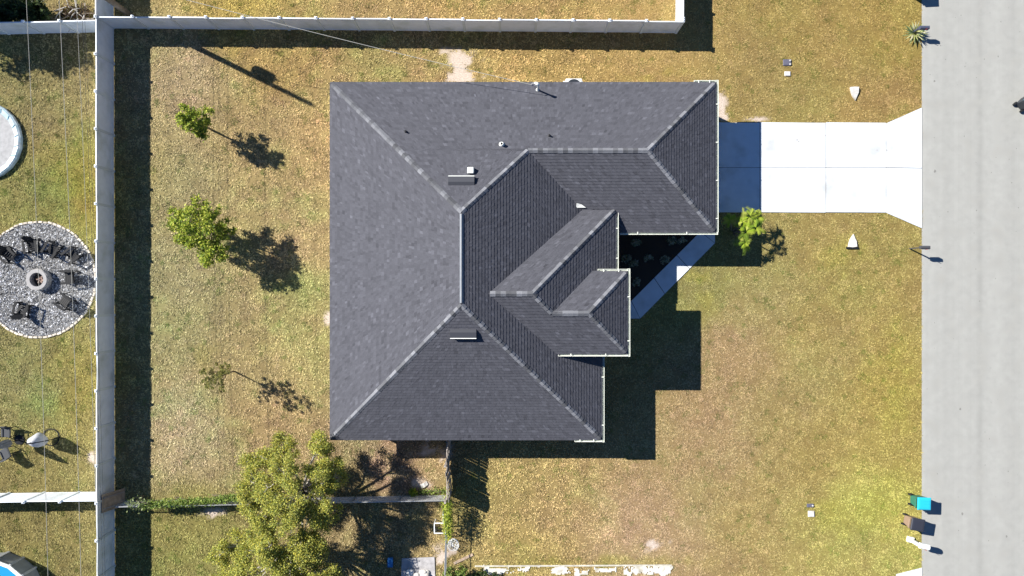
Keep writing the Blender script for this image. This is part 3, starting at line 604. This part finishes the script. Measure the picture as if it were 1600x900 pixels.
# ------------------------------------------------------------------ utility pole and wires
PX, PY = G(203, 23); M_pole = mat('pole_wood', (.17, .145, .12), .95, var=.25, scale=6); M_wire = mat('wire_aluminium', (.45, .44, .40), .4, metal=.2); M_wire2 = mat('wire_black', (.05, .05, .05), .5)
def pole(label, x, y, trans):
    r = thing('utility_pole', label, 'pole', (x, y, 0)); MB().tube([(0, 0, -.3), (0, 0, 5), (0, 0, 9.1)], [.165, .145, .115], 12).build('shaft', M_pole, r, True)
    g = MB(); g.tube([(0, 0, 9.0), (0, 0, 9.3)], [.06, .04], 8); g.build('insulator', mat('insulator', (.3, .28, .26), .3), r)
    if trans:
        g = MB(); g.lathe([(.02, 6.25), (.26, 6.27), (.29, 6.35), (.29, 7.05), (.24, 7.12), (.02, 7.16)], 18, .03, .36); g.build('transformer', mat('transformer_grey', (.33, .35, .36), .5), r)
        for q in (-.1, .12): MB().tube([(.03 + q, .36, 7.1), (.03 + q, .36, 7.4)], [.05, .03], 8).build('bushing', mat('insulator', (.3, .28, .26), .3), r)
        MB().box(.02, .10, 6.5, .06, .2, .08).build('bracket', M_galv, r); MB().box(.38, -.22, 7.55, .05, .05, .75).build('fuse_cutout', mat('insulator', (.3, .28, .26), .3), r); MB().box(.18, -.11, 7.8, .5, .05, .05, Matrix.Rotation(-.52, 3, 'Z')).build('cutout_arm', M_galv, r)
    return r
pole('wooden utility pole with grey transformer at the upper left fence corner', PX, PY, True)
P2X, P2Y = -20.35, -27.
pole('wooden utility pole beyond the bottom edge at the end of the wires', P2X, P2Y, False)
def wire(label, a, b, sag, r, m):
    a = Vector(a); b = Vector(b); g = MB(); pts = [a.lerp(b, t / 24) - Vector((0, 0, sag * 4 * (t / 24) * (1 - t / 24))) for t in range(25)]
    g.tube(pts, r, 5); return tag(g.build('overhead_wire', m), label, 'wire')
for (z, dx, sag, r, m, lb) in ((9.28, 0., .35, .010, M_wire, 'leftmost pale overhead wire over the fire pit'), (6.8, 0, .4, .011, M_wire, 'second pale overhead wire from the left over the fire pit chairs'),
        (5.05, .16, .35, .009, M_wire, 'pale overhead wire just left of the long fence'), (4.6, .16, .35, .008, M_wire2, 'dark overhead cable between the pale wires and the long fence'), (4.35, .17, .35, .008, M_wire2, 'dark overhead cable closest to the long fence')):
    wire(lb, (PX - dx, PY, z), (P2X - dx, P2Y, z), sag, r, m)
wire('pale service wire from the pole to the mast on the roof', (PX + .1, PY - .05, 6.4), (1.35 - .36, 10.47, 4.0), .45, .013, M_wire)

# ------------------------------------------------------------------ gravel circle, fire pit, chairs
M_stone = mat('gravel_stone', (.3, .3, .3), .85, attr='Col', spec=.2)
gb = MB(); gb.lathe([(0.01, .03), (PITR - .06, .03), (PITR, .0)], 64, *PIT); gb = tag(gb.build('gravel_circle', mat('gravel_base', (.16, .16, .165), .95, var=.5, scale=25, bump=1, bscale=30)), kind='structure')
def gravel():
    n = 9000; r = PITR * .985 * np.sqrt(rng.random(n)); a = rng.uniform(0, 2 * np.pi, n); c = np.stack([PIT[0] + r * np.cos(a), PIT[1] + r * np.sin(a), np.full(n, .035)], 1)
    base = np.array([(1, 0, 0), (-1, 0, 0), (0, 1, 0), (0, -1, 0), (0, 0, 1), (0, 0, -1)], float); f = np.array([(0, 2, 4), (2, 1, 4), (1, 3, 4), (3, 0, 4)])
    s = rng.uniform(.022, .062, (n, 1, 1)) * rng.uniform(.6, 1.2, (n, 6, 1)); V = (base[None] * s * np.array([1, 1, .8]))
    t = rng.uniform(0, 6.28, n); ct, st = np.cos(t)[:, None], np.sin(t)[:, None]; V = np.stack([V[..., 0] * ct - V[..., 1] * st, V[..., 0] * st + V[..., 1] * ct, V[..., 2]], -1) + c[:, None]
    F = (f[None] + (np.arange(n) * 6)[:, None, None]).reshape(-1, 3); k = np.clip(rng.lognormal(-1.35, .85, n), .03, .8); C = k[:, None] * np.array([.98, 1, 1.04]); C = np.repeat(C, 4, axis=0)
    o = mesh_np('gravel', V.reshape(-1, 3), F, C, M_stone, gb); o['kind'] = 'stuff'
gravel()
M_edge = mat('edging_stone', (.55, .50, .43), .85, rnd=.3, var=.2); ne = 74
eg = MB(); eg.add([(-.13, -.06, 0), (.12, -.07, 0), (.14, .06, 0), (-.12, .07, 0), (-.11, -.045, .085), (.10, -.05, .07), (.115, .045, .08), (-.1, .05, .075)], [(3, 2, 1, 0), (4, 5, 6, 7), (0, 1, 5, 4), (1, 2, 6, 5), (2, 3, 7, 6), (3, 0, 4, 7)]); me = None
for i in range(ne):
    o = eg.build('edging_stone', M_edge, gb) if me is None else bpy.data.objects.new('edging_stone', me)
    if me is None: me = o.data
    else: COL.objects.link(o); o.parent = gb
    t = 2 * math.pi * i / ne; r = PITR + random.uniform(-.02, .03); o.location = (PIT[0] + r * math.cos(t), PIT[1] + r * math.sin(t), random.uniform(-.01, .01)); o.rotation_euler = (0, 0, t + math.pi / 2 + random.uniform(-.12, .12)); o.scale = (random.uniform(.9, 1.1),) * 3
fp = thing('fire_pit', 'round block fire pit in the middle of the gravel circle', 'fire pit', (PIT[0] + .2, PIT[1], .03))
M_blk = mat('fire_pit_block', (.36, .35, .34), .9, rnd=.15, var=.2, scale=14, bump=.4); nb = 12; bl = MB(); r0, r1 = .40, .60; a0 = math.pi / nb * .95
bl.prism([(r0 * math.cos(a0), -r0 * math.sin(a0)), (r1 * math.cos(a0), -r1 * math.sin(a0)), (r1 * 1.03, 0), (r1 * math.cos(a0), r1 * math.sin(a0)), (r0 * math.cos(a0), r0 * math.sin(a0)), (r0 * 1.03, 0)], 0, .145); me = None
for k in range(3):
    for i in range(nb):
        o = bl.build('block', M_blk, fp) if me is None else bpy.data.objects.new('block', me)
        if me is None: me = o.data
        else: COL.objects.link(o); o.parent = fp
        o.location = (0, 0, k * .15); o.rotation_euler = (0, 0, 2 * math.pi * (i + .5 * (k % 2)) / nb)
g = MB(); g.lathe([(.39, .45), (.39, .47), (.58, .47), (.58, .45)], 32, closed=True); g.build('cap_ring', mat('cap_ring', (.30, .295, .30), .8, var=.1), fp)
MB().lathe([(.01, .06), (.40, .04)], 20).build('ash', mat('ash', (.07, .065, .06), .95, var=.5, scale=20), fp)
for k in range(6):
    t = k * 1.1; MB().tube([(.1 * math.cos(t) + .08, .1 * math.sin(t) - .02, .1), (.22 * math.cos(t + 2) + .08, .2 * math.sin(t + 2) - .02, .25)], .05, 7).build('log', mat('charred_log', (.30, .22, .19), .9, rnd=.5), fp)
M_blackp = mat('black_plastic', (.014, .015, .018), .65, spec=.2)
def adirondack(label, px, py, m=M_blackp, tgt=PIT, group='black chairs round the fire pit', name='garden_chair', off=0.):
    X, Y = G(px, py); rz = math.atan2(tgt[1] - Y, tgt[0] - X) + off; r = thing(name, label, 'chair', (X, Y, .045), rz, group)   # faces +x
    g = MB(); R = Matrix.Rotation(math.radians(14), 3, 'Y'); 
    for i in range(5): p = R @ Vector((-.22 + i * .115, 0, 0)); g.box(p.x, 0, .30 + p.z, .10, .54, .022, R)
    g.build('seat', m, r); g = MB(); B = Matrix.Rotation(math.radians(-24), 3, 'Y')
    for i in range(5): g.box(-.28, -.22 + i * .11, .30, .022, .098, .72 - abs(i - 2) * .07, B)
    p = B @ Vector((-.03, 0, .45)); g.box(-.28 + p.x, 0, .30 + p.z, .022, .5, .07, B); g.build('backrest', m, r)
    for s in (-1, 1):
        MB().box(.0, s * .34, .56, .74, .13, .022).build('armrest', m, r); MB().box(.30, s * .32, 0, .09, .026, .555).build('leg', m, r)
        g = MB(); g.add([(.34, s * .28 - .013, .22), (.34, s * .28 + .013, .22), (-.5, s * .28 + .013, 0), (-.5, s * .28 - .013, 0), (.34, s * .28 - .013, .37), (.34, s * .28 + .013, .37), (-.42, s * .28 + .013, .14), (-.42, s * .28 - .013, .14)], [(0, 1, 2, 3), (7, 6, 5, 4), (0, 4, 5, 1), (1, 5, 6, 2), (2, 6, 7, 3), (3, 7, 4, 0)]); g.build('side_rail', m, r)
        MB().box(-.34, s * .32, .0, .07, .026, .555).build('leg', m, r)
    return r
for px, py, lb, of in ((20, 399, 'black garden chair at the far left of the fire pit gravel', 0), (57, 386, 'black garden chair directly above the fire pit', .1), (88, 391, 'black garden chair second right above the fire pit', .0), (119, 400, 'black garden chair near the upper right gravel edge', .1),
        (114, 433, 'black garden chair right of the fire pit facing it', 0), (107, 471, 'black garden chair at the lower right of the fire pit', 0), (42, 483, 'black garden chair below the fire pit', .1)):
    adirondack(lb, px, py, off=of)

# ------------------------------------------------------------------ left neighbour yard
pp = thing('paddling_pool', 'low round pool with pale blue inflated rim at the left edge', 'paddling pool', (*G(-24, 221), 0)); n = 22; R = 2.2
g = MB(); g.lathe([(R, .0), (R + .05, .1), (R + .02, .24), (R - .08, .30), (R - .3, .27), (R - .36, .16)], n, a0=.1); g.build('inflated_ring', mat('pool_vinyl', (.30, .42, .48), .35, var=.2, scale=4, col2=(.5, .56, .6)), pp)
g = MB(); g.lathe([(.01, .16), (R - .35, .16)], n, a0=.1); g.build('pool_floor', mat('pool_floor', (.27, .275, .29), .6, var=.15, scale=5), pp)
for i in range(n):
    t = .1 + 2 * math.pi * i / n; MB().tube([((R - .3) * math.cos(t), (R - .3) * math.sin(t), .275), ((R - .1) * math.cos(t + .05), (R - .1) * math.sin(t + .05), .312)], .02, 5).build('seam', mat('pool_seam', (.10, .30, .42), .4), pp)
bp_ = thing('above_ground_pool', 'round above ground pool with blue water and white rim in the lower left corner', 'pool', (*G(2, 932), 0)); R = 2.55; n = 18
g = MB(); g.lathe([(R, 0), (R + .0, 1.18)], n); g.build('wall', mat('pool_wall_grey', (.24, .26, .26), .6, var=.15, scale=2), bp_)
g = MB(); g.lathe([(R + .03, 1.18), (R + .03, 1.25), (R - .16, 1.25), (R - .16, 1.18)], n, closed=True); g.build('rim', M_white, bp_)
g = MB(); g.lathe([(R - .17, 1.2), (R - .17, .2), (.01, .2)], n); g.build('liner', mat('pool_liner', (.05, .30, .55), .5), bp_)
g = MB(); g.lathe([(.01, 1.08), (R - .175, 1.08)], 40); wm_ = mat('pool_water', (.02, .24, .48), .04, spec=.5, bump=.05, bscale=3); g.build('water', wm_, bp_)
for i in range(n):
    t = 2 * math.pi * i / n; MB().box((R + .04) * math.cos(t), (R + .04) * math.sin(t), 0, .06, .13, 1.2, Matrix.Rotation(t, 3, 'Z')).build('upright', mat('pool_post', (.40, .42, .42), .5), bp_)
M_greyp = mat('grey_fabric', (.20, .205, .22), .8, var=.1); M_greyd = mat('grey_sling', (.055, .06, .07), .7)
um = thing('patio_umbrella', 'closed light grey patio umbrella standing upright at the left edge', 'umbrella', (*G(31, 687), 0))
MB().lathe([(.28, .0), (.28, .06), (.05, .1), (.04, .35)], 20).build('base', M_blackp, um); MB().tube([(0, 0, .1), (0, 0, 2.45)], .022, 8).build('pole', M_blackp, um)
g = MB(); nn = 16; pr = [(.20, .85), (.24, 1.1), (.20, 1.6), (.12, 2.1), (.04, 2.42)]; vs = [(r * (1 if k % 2 else .6) * math.cos(2 * math.pi * k / nn), r * (1 if k % 2 else .6) * math.sin(2 * math.pi * k / nn), z) for r, z in pr for k in range(nn)]
g.add(vs, [(i * nn + k, i * nn + (k + 1) % nn, (i + 1) * nn + (k + 1) % nn, (i + 1) * nn + k) for i in range(len(pr) - 1) for k in range(nn)]); g.build('canopy', M_greyp, um)
def patio_chair(label, px, py, rz):
    r = thing('patio_chair', label, 'chair', (*G(px, py), 0), rz, 'grey patio chairs by the umbrella'); g = MB(); g.box(0, 0, .40, .56, .54, .06); bevel(g.build('seat', M_greyd, r), .02)
    g = MB(); g.box(-.28, 0, .44, .05, .54, .5, Matrix.Rotation(-.2, 3, 'Y')); bevel(g.build('backrest', M_greyd, r), .02)
    for s in (-1, 1):
        MB().box(0, s * .30, .60, .56, .05, .03).build('armrest', M_greyd, r)
        for q in (-1, 1): MB().box(q * .25, s * .29, 0, .04, .04, .60).build('leg', M_blackp, r)
patio_chair('grey patio chair above the closed umbrella', 17, 673, -math.pi / 2); patio_chair('grey patio chair below the closed umbrella', 16, 706, math.pi / 2 + .4)
ec = thing('hanging_chair', 'white cushioned hanging egg chair on a curved stand right of the umbrella', 'chair', (*G(80, 683), 0), .0)
MB().lathe([(.45, .0), (.5, .0), (.5, .05), (.45, .05)], 24, closed=True).build('base_ring', M_blackp, ec)
g = MB(); g.tube([(.45, 0, .03), (.52, .02, .6), (.40, .03, 1.3), (.1, .03, 1.85), (-.15, .02, 1.95), (-.25, .0, 1.78)], .028, 8); g.build('stand', M_blackp, ec, True)
g = MB(); n = 18; pr = [(.03, .42), (.28, .45), (.43, .62), (.47, .85), (.42, 1.12), (.30, 1.36), (.14, 1.5), (.03, 1.54)]; vs = []; 
for r, z in pr:
    for k in range(n): t = 2 * math.pi * k / n; rr = r * .86 * (1 + .13 * math.sin(3 * t + z * 4) + .08 * math.cos(2 * t)); vs.append((-.2 + rr * math.cos(t), rr * math.sin(t), z))
g.add(vs, [(i * n + k, i * n + (k + 1) % n, (i + 1) * n + (k + 1) % n, (i + 1) * n + k) for i in range(len(pr) - 1) for k in range(n)]); g.build('basket_cushion', mat('white_canvas', (.42, .43, .46), .8, var=.12, scale=6), ec, True)
MB().tube([(-.2, 0, 1.5), (-.25, 0, 1.8)], .012, 5).build('hanger', M_blackp, ec)
pb = thing('plywood_sheet', 'weathered brown board leaning on the left fence by the vine', 'board', (*G(195.5, 776), 0)); g = MB(); g.box(0, 0, .0, .03, 1.0, 1.55, Matrix.Rotation(math.radians(-20), 3, 'Y')); g.build('sheet', mat('plywood', (.33, .25, .18), .9, var=.3, scale=5), pb)
for q in (-.3, .3): g = MB(); v = Matrix.Rotation(math.radians(-20), 3, 'Y') @ Vector((.03, 0, .1)); g.box(v.x, q, v.z, .03, .08, 1.35, Matrix.Rotation(math.radians(-20), 3, 'Y')); g.build('batten', M_wood, pb)

# ------------------------------------------------------------------ front yard
def bin_(label, px, py, rz, body, lid, name='wheelie_bin', lidname='lid'):
    r = thing(name, label, 'bin', (*G(px, py), .0), rz, 'wheeled bins at the kerb'); g = MB()
    vs = []; 
    for z, sx, sy in ((.06, .50, .46), (.95, .68, .62), (1.0, .72, .66)):
        vs += [(-sx / 2, -sy / 2, z), (sx / 2, -sy / 2, z), (sx / 2, sy / 2, z), (-sx / 2, sy / 2, z)]
    g.add(vs, [(3, 2, 1, 0)] + [(4 * i + k, 4 * i + (k + 1) % 4, 4 * i + 4 + (k + 1) % 4, 4 * i + 4 + k) for i in range(2) for k in range(4)]); bevel(g.build('body', body, r), .03)
    g = MB(); vs = []
    for z, sx, sy in ((1.0, .74, .68), (1.03, .76, .70), (1.08, .66, .58), (1.09, .5, .4)):
        vs += [(-sx / 2 + .02, -sy / 2, z), (sx / 2 + .02, -sy / 2, z), (sx / 2 + .02, sy / 2, z), (-sx / 2 + .02, sy / 2, z)]
    g.add(vs, [(3, 2, 1, 0), (12, 13, 14, 15)] + [(4 * i + k, 4 * i + (k + 1) % 4, 4 * i + 4 + (k + 1) % 4, 4 * i + 4 + k) for i in range(3) for k in range(4)]); o = bevel(g.build(lidname, lid, r), .012)
    for q in (-.18, 0, .18): MB().box(.1, q, 1.086, .36, .03, .012).build('lid_rib', lid, o)
    MB().tube([(-.40, -.26, .96), (-.46, -.26, 1.0), (-.46, .26, 1.0), (-.40, .26, .96)], .017, 6).build('handle', body, r)
    for s in (-1, 1): MB().tube([(-.27, s * .24, .13), (-.27, s * .31, .13)], .13, 14).build('wheel', M_blackp, r)
bin_('green wheeled bin with a turquoise lid at the road edge', 1428, 779, -.03, mat('bin_green', (.03, .16, .11), .5), mat('bin_turquoise', (.02, .40, .58), .4))
bin_('tan wheeled bin with a dark grey lid at the road edge', 1418, 811, -.17, mat('bin_tan', (.27, .19, .14), .6), mat('bin_charcoal', (.028, .031, .045), .5))
bin_('dark wheeled bin at the top edge beside the road', 1424, -14, .05, mat('bin_dark', (.03, .035, .045), .5), mat('bin_charcoal', (.028, .031, .045), .5))
bin_('dark wheeled bin across the road cut off by the right edge', 1594, 163, .78, mat('bin_dark', (.03, .035, .045), .5), mat('bin_turquoise', (.02, .40, .58), .4))
def mailbox(label, px, py, rz, body, postm, h=1.05, thick=.09, scl=1.):
    r = thing('mailbox', label, 'mailbox', (*G(px, py), 0), rz, 'mailboxes along the road'); MB().box(0, 0, 0, thick, thick, h).build('post', postm, r); MB().box(.18, 0, h - .06, .5, thick, .055).build('arm', postm, r)
    g = MB(); n = 9; x0, x1 = -.02, .48; w2 = .1 * scl; vs = []
    for x in (x0, x1): vs += [(x, -w2, h), (x, w2, h)] + [(x, w2 * math.cos(math.pi * k / n), h + .13 + w2 * math.sin(math.pi * k / n)) for k in range(n + 1)]
    m = n + 3; g.add(vs, [(k, (k + 1) % m, m + (k + 1) % m, m + k) for k in range(m)] + [tuple(range(m))[::-1], tuple(range(m, 2 * m))]); g.build('box', body, r)
    MB().box(.488, 0, h + .01, .012, .18 * scl, .19).build('door', body, r); MB().box(.3, -w2 - .012, h + .08, .05, .01, .2).build('flag', mat('flag_red', (.35, .03, .03), .5), r); return r
M_mail = mat('mailbox_charcoal', (.06, .062, .07), .45); mailbox('dark mailbox on a thin post below the driveway apron', 1421, 388.5, 0, M_mail, M_mail, thick=.06)
mailbox('dark blue grey mailbox in the spiky plant near the top of the road', 1424, 52, 0, mat('mailbox_slate', (.06, .07, .11), .5), mat('mailbox_slate', (.06, .07, .11), .5), h=.8, thick=.08)
wmb = mailbox('white mailbox on a thick white post below the bins', 1421, 842, -.2, M_white, M_white, thick=.17, scl=1.5, h=1.0)
for k, (xx, zz) in enumerate(((.12, .55), (.2, .8))): MB().box(.10, 0, .42 + k * .26, .045, .15, .17).build('panel', mat('mailbox_panel', (.25, .33, .29), .5), wmb)
MB().box(0, 0, .0, .34, .3, .18).build('plinth', M_white, wmb)
# spiky plant
ag = thing('agave_plant', 'cream edged spiky plant round the dark mailbox near the top of the road', 'plant', (*G(1427, 54), 0)); me = None
for i in range(64):
    a = i * 2.39996; el = .15 + 1.1 * (i / 64); L = .82 - .22 * (i / 64); g = MB(); d = Vector((math.cos(a) * math.cos(el), math.sin(a) * math.cos(el), math.sin(el))); s = Vector((-math.sin(a), math.cos(a), 0)); b = Vector((0, 0, .12)); n = s.cross(d)
    def pt(t, w_): return b + d * L * t - Vector((0, 0, .12 * t * t)) + s * w_
    g.add([pt(0, -.034), pt(0, .034), pt(.45, -.046), pt(.45, .046), pt(1, 0)], [(0, 1, 3, 2), (2, 3, 4)], random.choice([(.55, .55, .28), (.62, .60, .42), (.20, .26, .12), (.45, .48, .2), (.10, .15, .07)]))
    g.build('leaf', M_leaf, ag)
MB().lathe([(.12, 0), (.1, .16), (.01, .2)], 10).build('stem', M_bark, ag)
# palm cluster at the driveway
pc = thing('palm_cluster', 'bright yellow green palm clump between the garage and the driveway edge', 'palm', (*G(1145, 362), 0))
heads = [(.42, .70, 1.85), (.10, .42, 1.7), (.75, .10, 1.9), (.22, -.70, 1.65), (.16, -.15, 2.0), (-.42, .62, 1.0), (.95, .72, 1.6)]
for hi, (hx, hy, hz) in enumerate(heads):
    g = MB(); g.tube([(hx * .15, hy * .15, 0), (hx * .6, hy * .6, hz * .5), (hx, hy, hz - .2)], [.05, .04, .03], 7); g.build('stem', M_bark, pc)
    V = []; F = []; C = []
    for k in range(9):
        a = k * 2.4 + hi * 1.7 + random.uniform(-.4, .4); L = random.uniform(.3, .85); el = random.uniform(-.1, 1.1); b = Vector((hx, hy, hz - .2)); dr = Vector((math.cos(a), math.sin(a), 0)); s = Vector((-math.sin(a), math.cos(a), 0)); c = random.choice([(.26, .36, .03), (.33, .40, .05), (.16, .25, .025), (.38, .43, .08)])
        for q in range(13):
            t = (q + 1) / 13; p = b + dr * L * t * math.cos(el) + Vector((0, 0, L * (math.sin(el) * t - .55 * t * t)))
            for sg in (-1, 1):
                e = p + (s * sg * .8 + dr * .75).normalized() * .24 * (1.1 - .6 * t) + Vector((0, 0, -.03)); o = len(V)
                V += [tuple(p - dr * .02), tuple(p + dr * .02), tuple(e)]; F.append((o, o + 1, o + 2)); C.append(c)
    mesh_np('fronds', np.array(V), np.array(F), np.array(C), M_leaf, pc)
# shrubs in the bed
BL = ['nearest the garage wall', 'left end against the entry wall', 'middle of the bed under the garage eave', 'beside the walk at the right', 'second from the entry gutter', 'in the middle of the bed', 'at the lower left by the porch', 'close to the porch corner']
for (px, py), lb in zip(((992, 380), (978, 404), (1048, 376), (1062, 377), (1012, 404), (1038, 406), (988, 412), (993, 442)), BL):
    tree('bed_shrub', 'small dark shrub in the shaded bed, ' + lb, G(px, py), [(random.uniform(-.1, .1), random.uniform(-.1, .1), .32, .22), (.1, .05, .25, .18), (-.1, -.05, .25, .18)], .15, .015, 260, .05, [(.22, .26, .20), (.30, .30, .26), (.14, .18, .10)], cat='shrub', group='shrubs in the planting bed')
# utility boxes, culvert ends
M_box = mat('meter_box', (.10, .10, .14), .6); M_wconc = mat('white_concrete', (.52, .51, .50), .8, var=.12, dirt=(.36, .33, .28), dirts=3.)
def meter(label, px, py, wd, dp, m, dots=0):
    r = thing('meter_box', label, 'utility box', (*G(px, py), 0)); o = MB().box(0, 0, .0, wd, dp, .07).build('box', m, r); bevel(o, .02); MB().box(0, 0, .07, wd * .8, dp * .75, .012).build('lid', m, r)
    for k in range(dots): MB().lathe([(.05, .082), (.045, .10), (.01, .105)], 10, wd * .34, (k * 2 - 1) * dp * .3 if dots > 1 else 0).build('cap', M_wconc, r)
meter('dark utility box with two white caps in the lawn above the driveway', 1229.5, 98, .46, .36, M_box, 2); meter('small white utility lid below the dark box in the lawn', 1230, 115.5, .34, .26, M_wconc)
meter('dark utility box with one white cap in the lawn left of the bins', 1265.5, 789.5, .38, .2, M_box, 1); meter('square white utility lid below the dark box left of the bins', 1267, 802.5, .36, .34, M_wconc)
def culvert(label, px, py, s):
    r = thing('culvert_end', label, 'culvert', (*G(px, py), 0)); g = MB(); g.prism([(-.21, 0), (.02, -s * .02), (.27, .01), (.26, s * .31), (.17, s * .52), (.10, s * .74), (.0, s * .60), (-.09, s * .45), (-.15, s * .28)], .0, lambda x, y: .16 - .1 * abs(y)); g.build('headwall', M_wconc, r)
    if s > 0: MB().box(.03, -.05, .004, .66, .10, .10).build('pipe_mouth', M_blackp, r)
culvert('white sloped culvert end with dark pipe mouth below the driveway', 1330, 386, 1); culvert('white pointed culvert end above the driveway apron', 1333, 137, -1)
# ------------------------------------------------------------------ lower edge clutter
pf = thing('pipe_frame', 'white plastic pipe frame standing beside the chain link corner', 'frame', (*G(690, 819), 0)); M_pvc = mat('white_pvc', (.66, .68, .70), .4); hx, hy, hz = .33, .28, .72
for sx in (-1, 1):
    for sy in (-1, 1): MB().tube([(sx * hx, sy * hy, 0), (sx * hx, sy * hy, hz)], .028, 8).build('leg', M_pvc, pf)
    MB().tube([(sx * hx, -hy, hz), (sx * hx, hy, hz)], .034, 8).build('side_rail', M_pvc, pf); MB().tube([(-hx, sx * hy, hz), (hx, sx * hy, hz)], .034, 8).build('end_rail', M_pvc, pf)
MB().tube([(.16, hy, hz), (.16, hy + .62, hz)], .03, 8).build('extension', M_pvc, pf); MB().tube([(.16, hy + .62, 0), (.16, hy + .62, hz)], .03, 8).build('leg', M_pvc, pf)
bk = thing('wire_basket', 'round white mesh basket on the ground right of the chain link fence', 'basket', (*G(709, 848), 0))
for z, r in ((.02, .24), (.14, .27), (.28, .30), (.42, .32)): MB().tube([(r * math.cos(k * .3142), r * math.sin(k * .3142), z) for k in range(21)], .014, 5).build('hoop', M_pvc, bk)
for k in range(14): t = k * 6.283 / 14; MB().tube([(.24 * math.cos(t), .24 * math.sin(t), .02), (.32 * math.cos(t), .32 * math.sin(t), .42)], .010, 4).build('rib', M_pvc, bk)
MB().lathe([(.01, .015), (.24, .02)], 14).build('bottom', M_pvc, bk)
pl = thing('timber_plank', 'loose timber plank on the ground at the end of the chain link fence', 'plank', (*G(724, 873), 0), .45); MB().box(0, 0, .01, 1.2, .14, .05).build('board', mat('timber', (.42, .32, .24), .85, var=.2), pl); MB().box(-.45, 0, .061, .04, .10, .012).build('cleat', M_wood, pl)
tag(MB().prism([G(628, 872), G(679, 870), G(681, 930), G(626, 930)], .002, .06).build('concrete_pad', mat('old_concrete', (.36, .35, .36), .9, var=.2, scale=4, bump=.4)), kind='structure')
bb = thing('storage_tub', 'small blue plastic tub left of the concrete pad', 'tub', (*G(611, 876), 0)); bevel(MB().box(0, 0, .0, .24, .44, .3, taper=1.12).build('body', mat('tub_blue', (.03, .15, .38), .4), bb), .02); MB().box(0, 0, .302, .29, .52, .03).build('lid', mat('tub_blue2', (.04, .18, .42), .4), bb)
cc = thing('garden_clutter', 'pile of white sacks on the concrete pad', 'sacks', (*G(653, 893), .06))
for k in range(6):
    g = MB(); n = 10; sx, sy, sz = random.uniform(.16, .26), random.uniform(.12, .2), random.uniform(.1, .2); x, y = random.uniform(-.5, .5), random.uniform(-.25, .35)
    g.add([(x + sx * r * math.cos(6.283 * q / n) * random.uniform(.85, 1.1), y + sy * r * math.sin(6.283 * q / n) * random.uniform(.85, 1.1), sz * z) for r, z in ((.8, 0), (1, .3), (.85, .75), (.35, 1)) for q in range(n)], [(i * n + q, i * n + (q + 1) % n, (i + 1) * n + (q + 1) % n, (i + 1) * n + q) for i in range(3) for q in range(n)] + [tuple(range(3 * n, 4 * n))]); g.build('sack', mat('sack_white', (.55, .53, .50), .9, rnd=.35), cc, True)
tree('garden_bush', 'bright green bush at the bottom edge beside the concrete pad', G(712, 893), [(-.3, .1, .5, .4), (.2, .2, .6, .4), (.5, -.1, .5, .35), (-.1, -.4, .6, .45), (.4, -.5, .5, .4)], .25, .03, 1300, .07, [(.16, .22, .04), (.20, .25, .06), (.10, .16, .03)], cat='bush')
tree('garden_bush', 'dark scruffy bush at the bottom edge right of the bright bush', G(752, 898), [(-.3, 0, .3, .3), (.2, .1, .35, .3), (.7, 0, .3, .3), (.3, -.4, .4, .4)], .2, .02, 700, .06, DG, cat='bush')
br_ = thing('paper_scrap', 'crumpled white sheet lying on the grass below the house', 'litter', (*G(663, 757), 0), .5); g = MB(); g.add([(-.22, -.12, .05), (.0, -.13, .11), (.2, -.1, .05), (-.2, .12, .07), (.02, .11, .13), (.22, .13, .06)], [(0, 1, 4, 3), (1, 2, 5, 4)]); o = g.build('sheet', M_wconc, br_); o.modifiers.new('thick', 'SOLIDIFY').thickness = .012
# broken concrete strip along the bottom edge
cs = tag(MB().prism([G(742, 883.2), G(1046, 881.8), G(1046, 884), G(742, 885.4)], .001, .05).build('concrete_kerb', mat('kerb_concrete', (.46, .44, .38), .9, var=.25, scale=5)), kind='structure')
def broken():
    W8 = ((858, 892, 886, 897), (897, 905, 889, 899), (906, 918, 892, 899), (934, 962, 889, 894), (972, 1046, 882, 898), (836, 850, 885, 888), (760, 800, 886, 897), (806, 826, 886, 893))
    st = .07; xs = np.arange(-2.2, 9.1, st); ys = np.arange(-17.6, -15.72, st); X, Y = np.meshgrid(xs, ys, indexing='ij'); x = X.ravel(); y = Y.ravel()
    px = x * PPM + 800; py = 450 - y * PPM; s = np.full(x.shape, -.6)
    for a, b, c, d in W8: s = np.maximum(s, 1 - np.maximum(np.abs(px - (a + b) / 2) / ((b - a) / 2), np.abs(py - (c + d) / 2) / ((d - c) / 2)) * .9)
    keep = s + (fbm(x, y, 2.2, 91) - .5) * 1.9 + (rng.random(len(x)) - .5) * .25 > .12
    g = MB()
    for a, b in zip(x[keep], y[keep]):
        h = .045 + random.uniform(-.004, .004); g.add([(a, b, 0), (a + st, b, 0), (a + st, b + st, 0), (a, b + st, 0), (a, b, h), (a + st, b, h), (a + st, b + st, h), (a, b + st, h)], [(4, 5, 6, 7), (0, 1, 5, 4), (1, 2, 6, 5), (2, 3, 7, 6), (3, 0, 4, 7)])
    g.build('broken_concrete', mat('broken_concrete', (.56, .55, .51), .9, var=.15, scale=6, dirt=(.3, .27, .2), dirts=2.), cs)
broken()
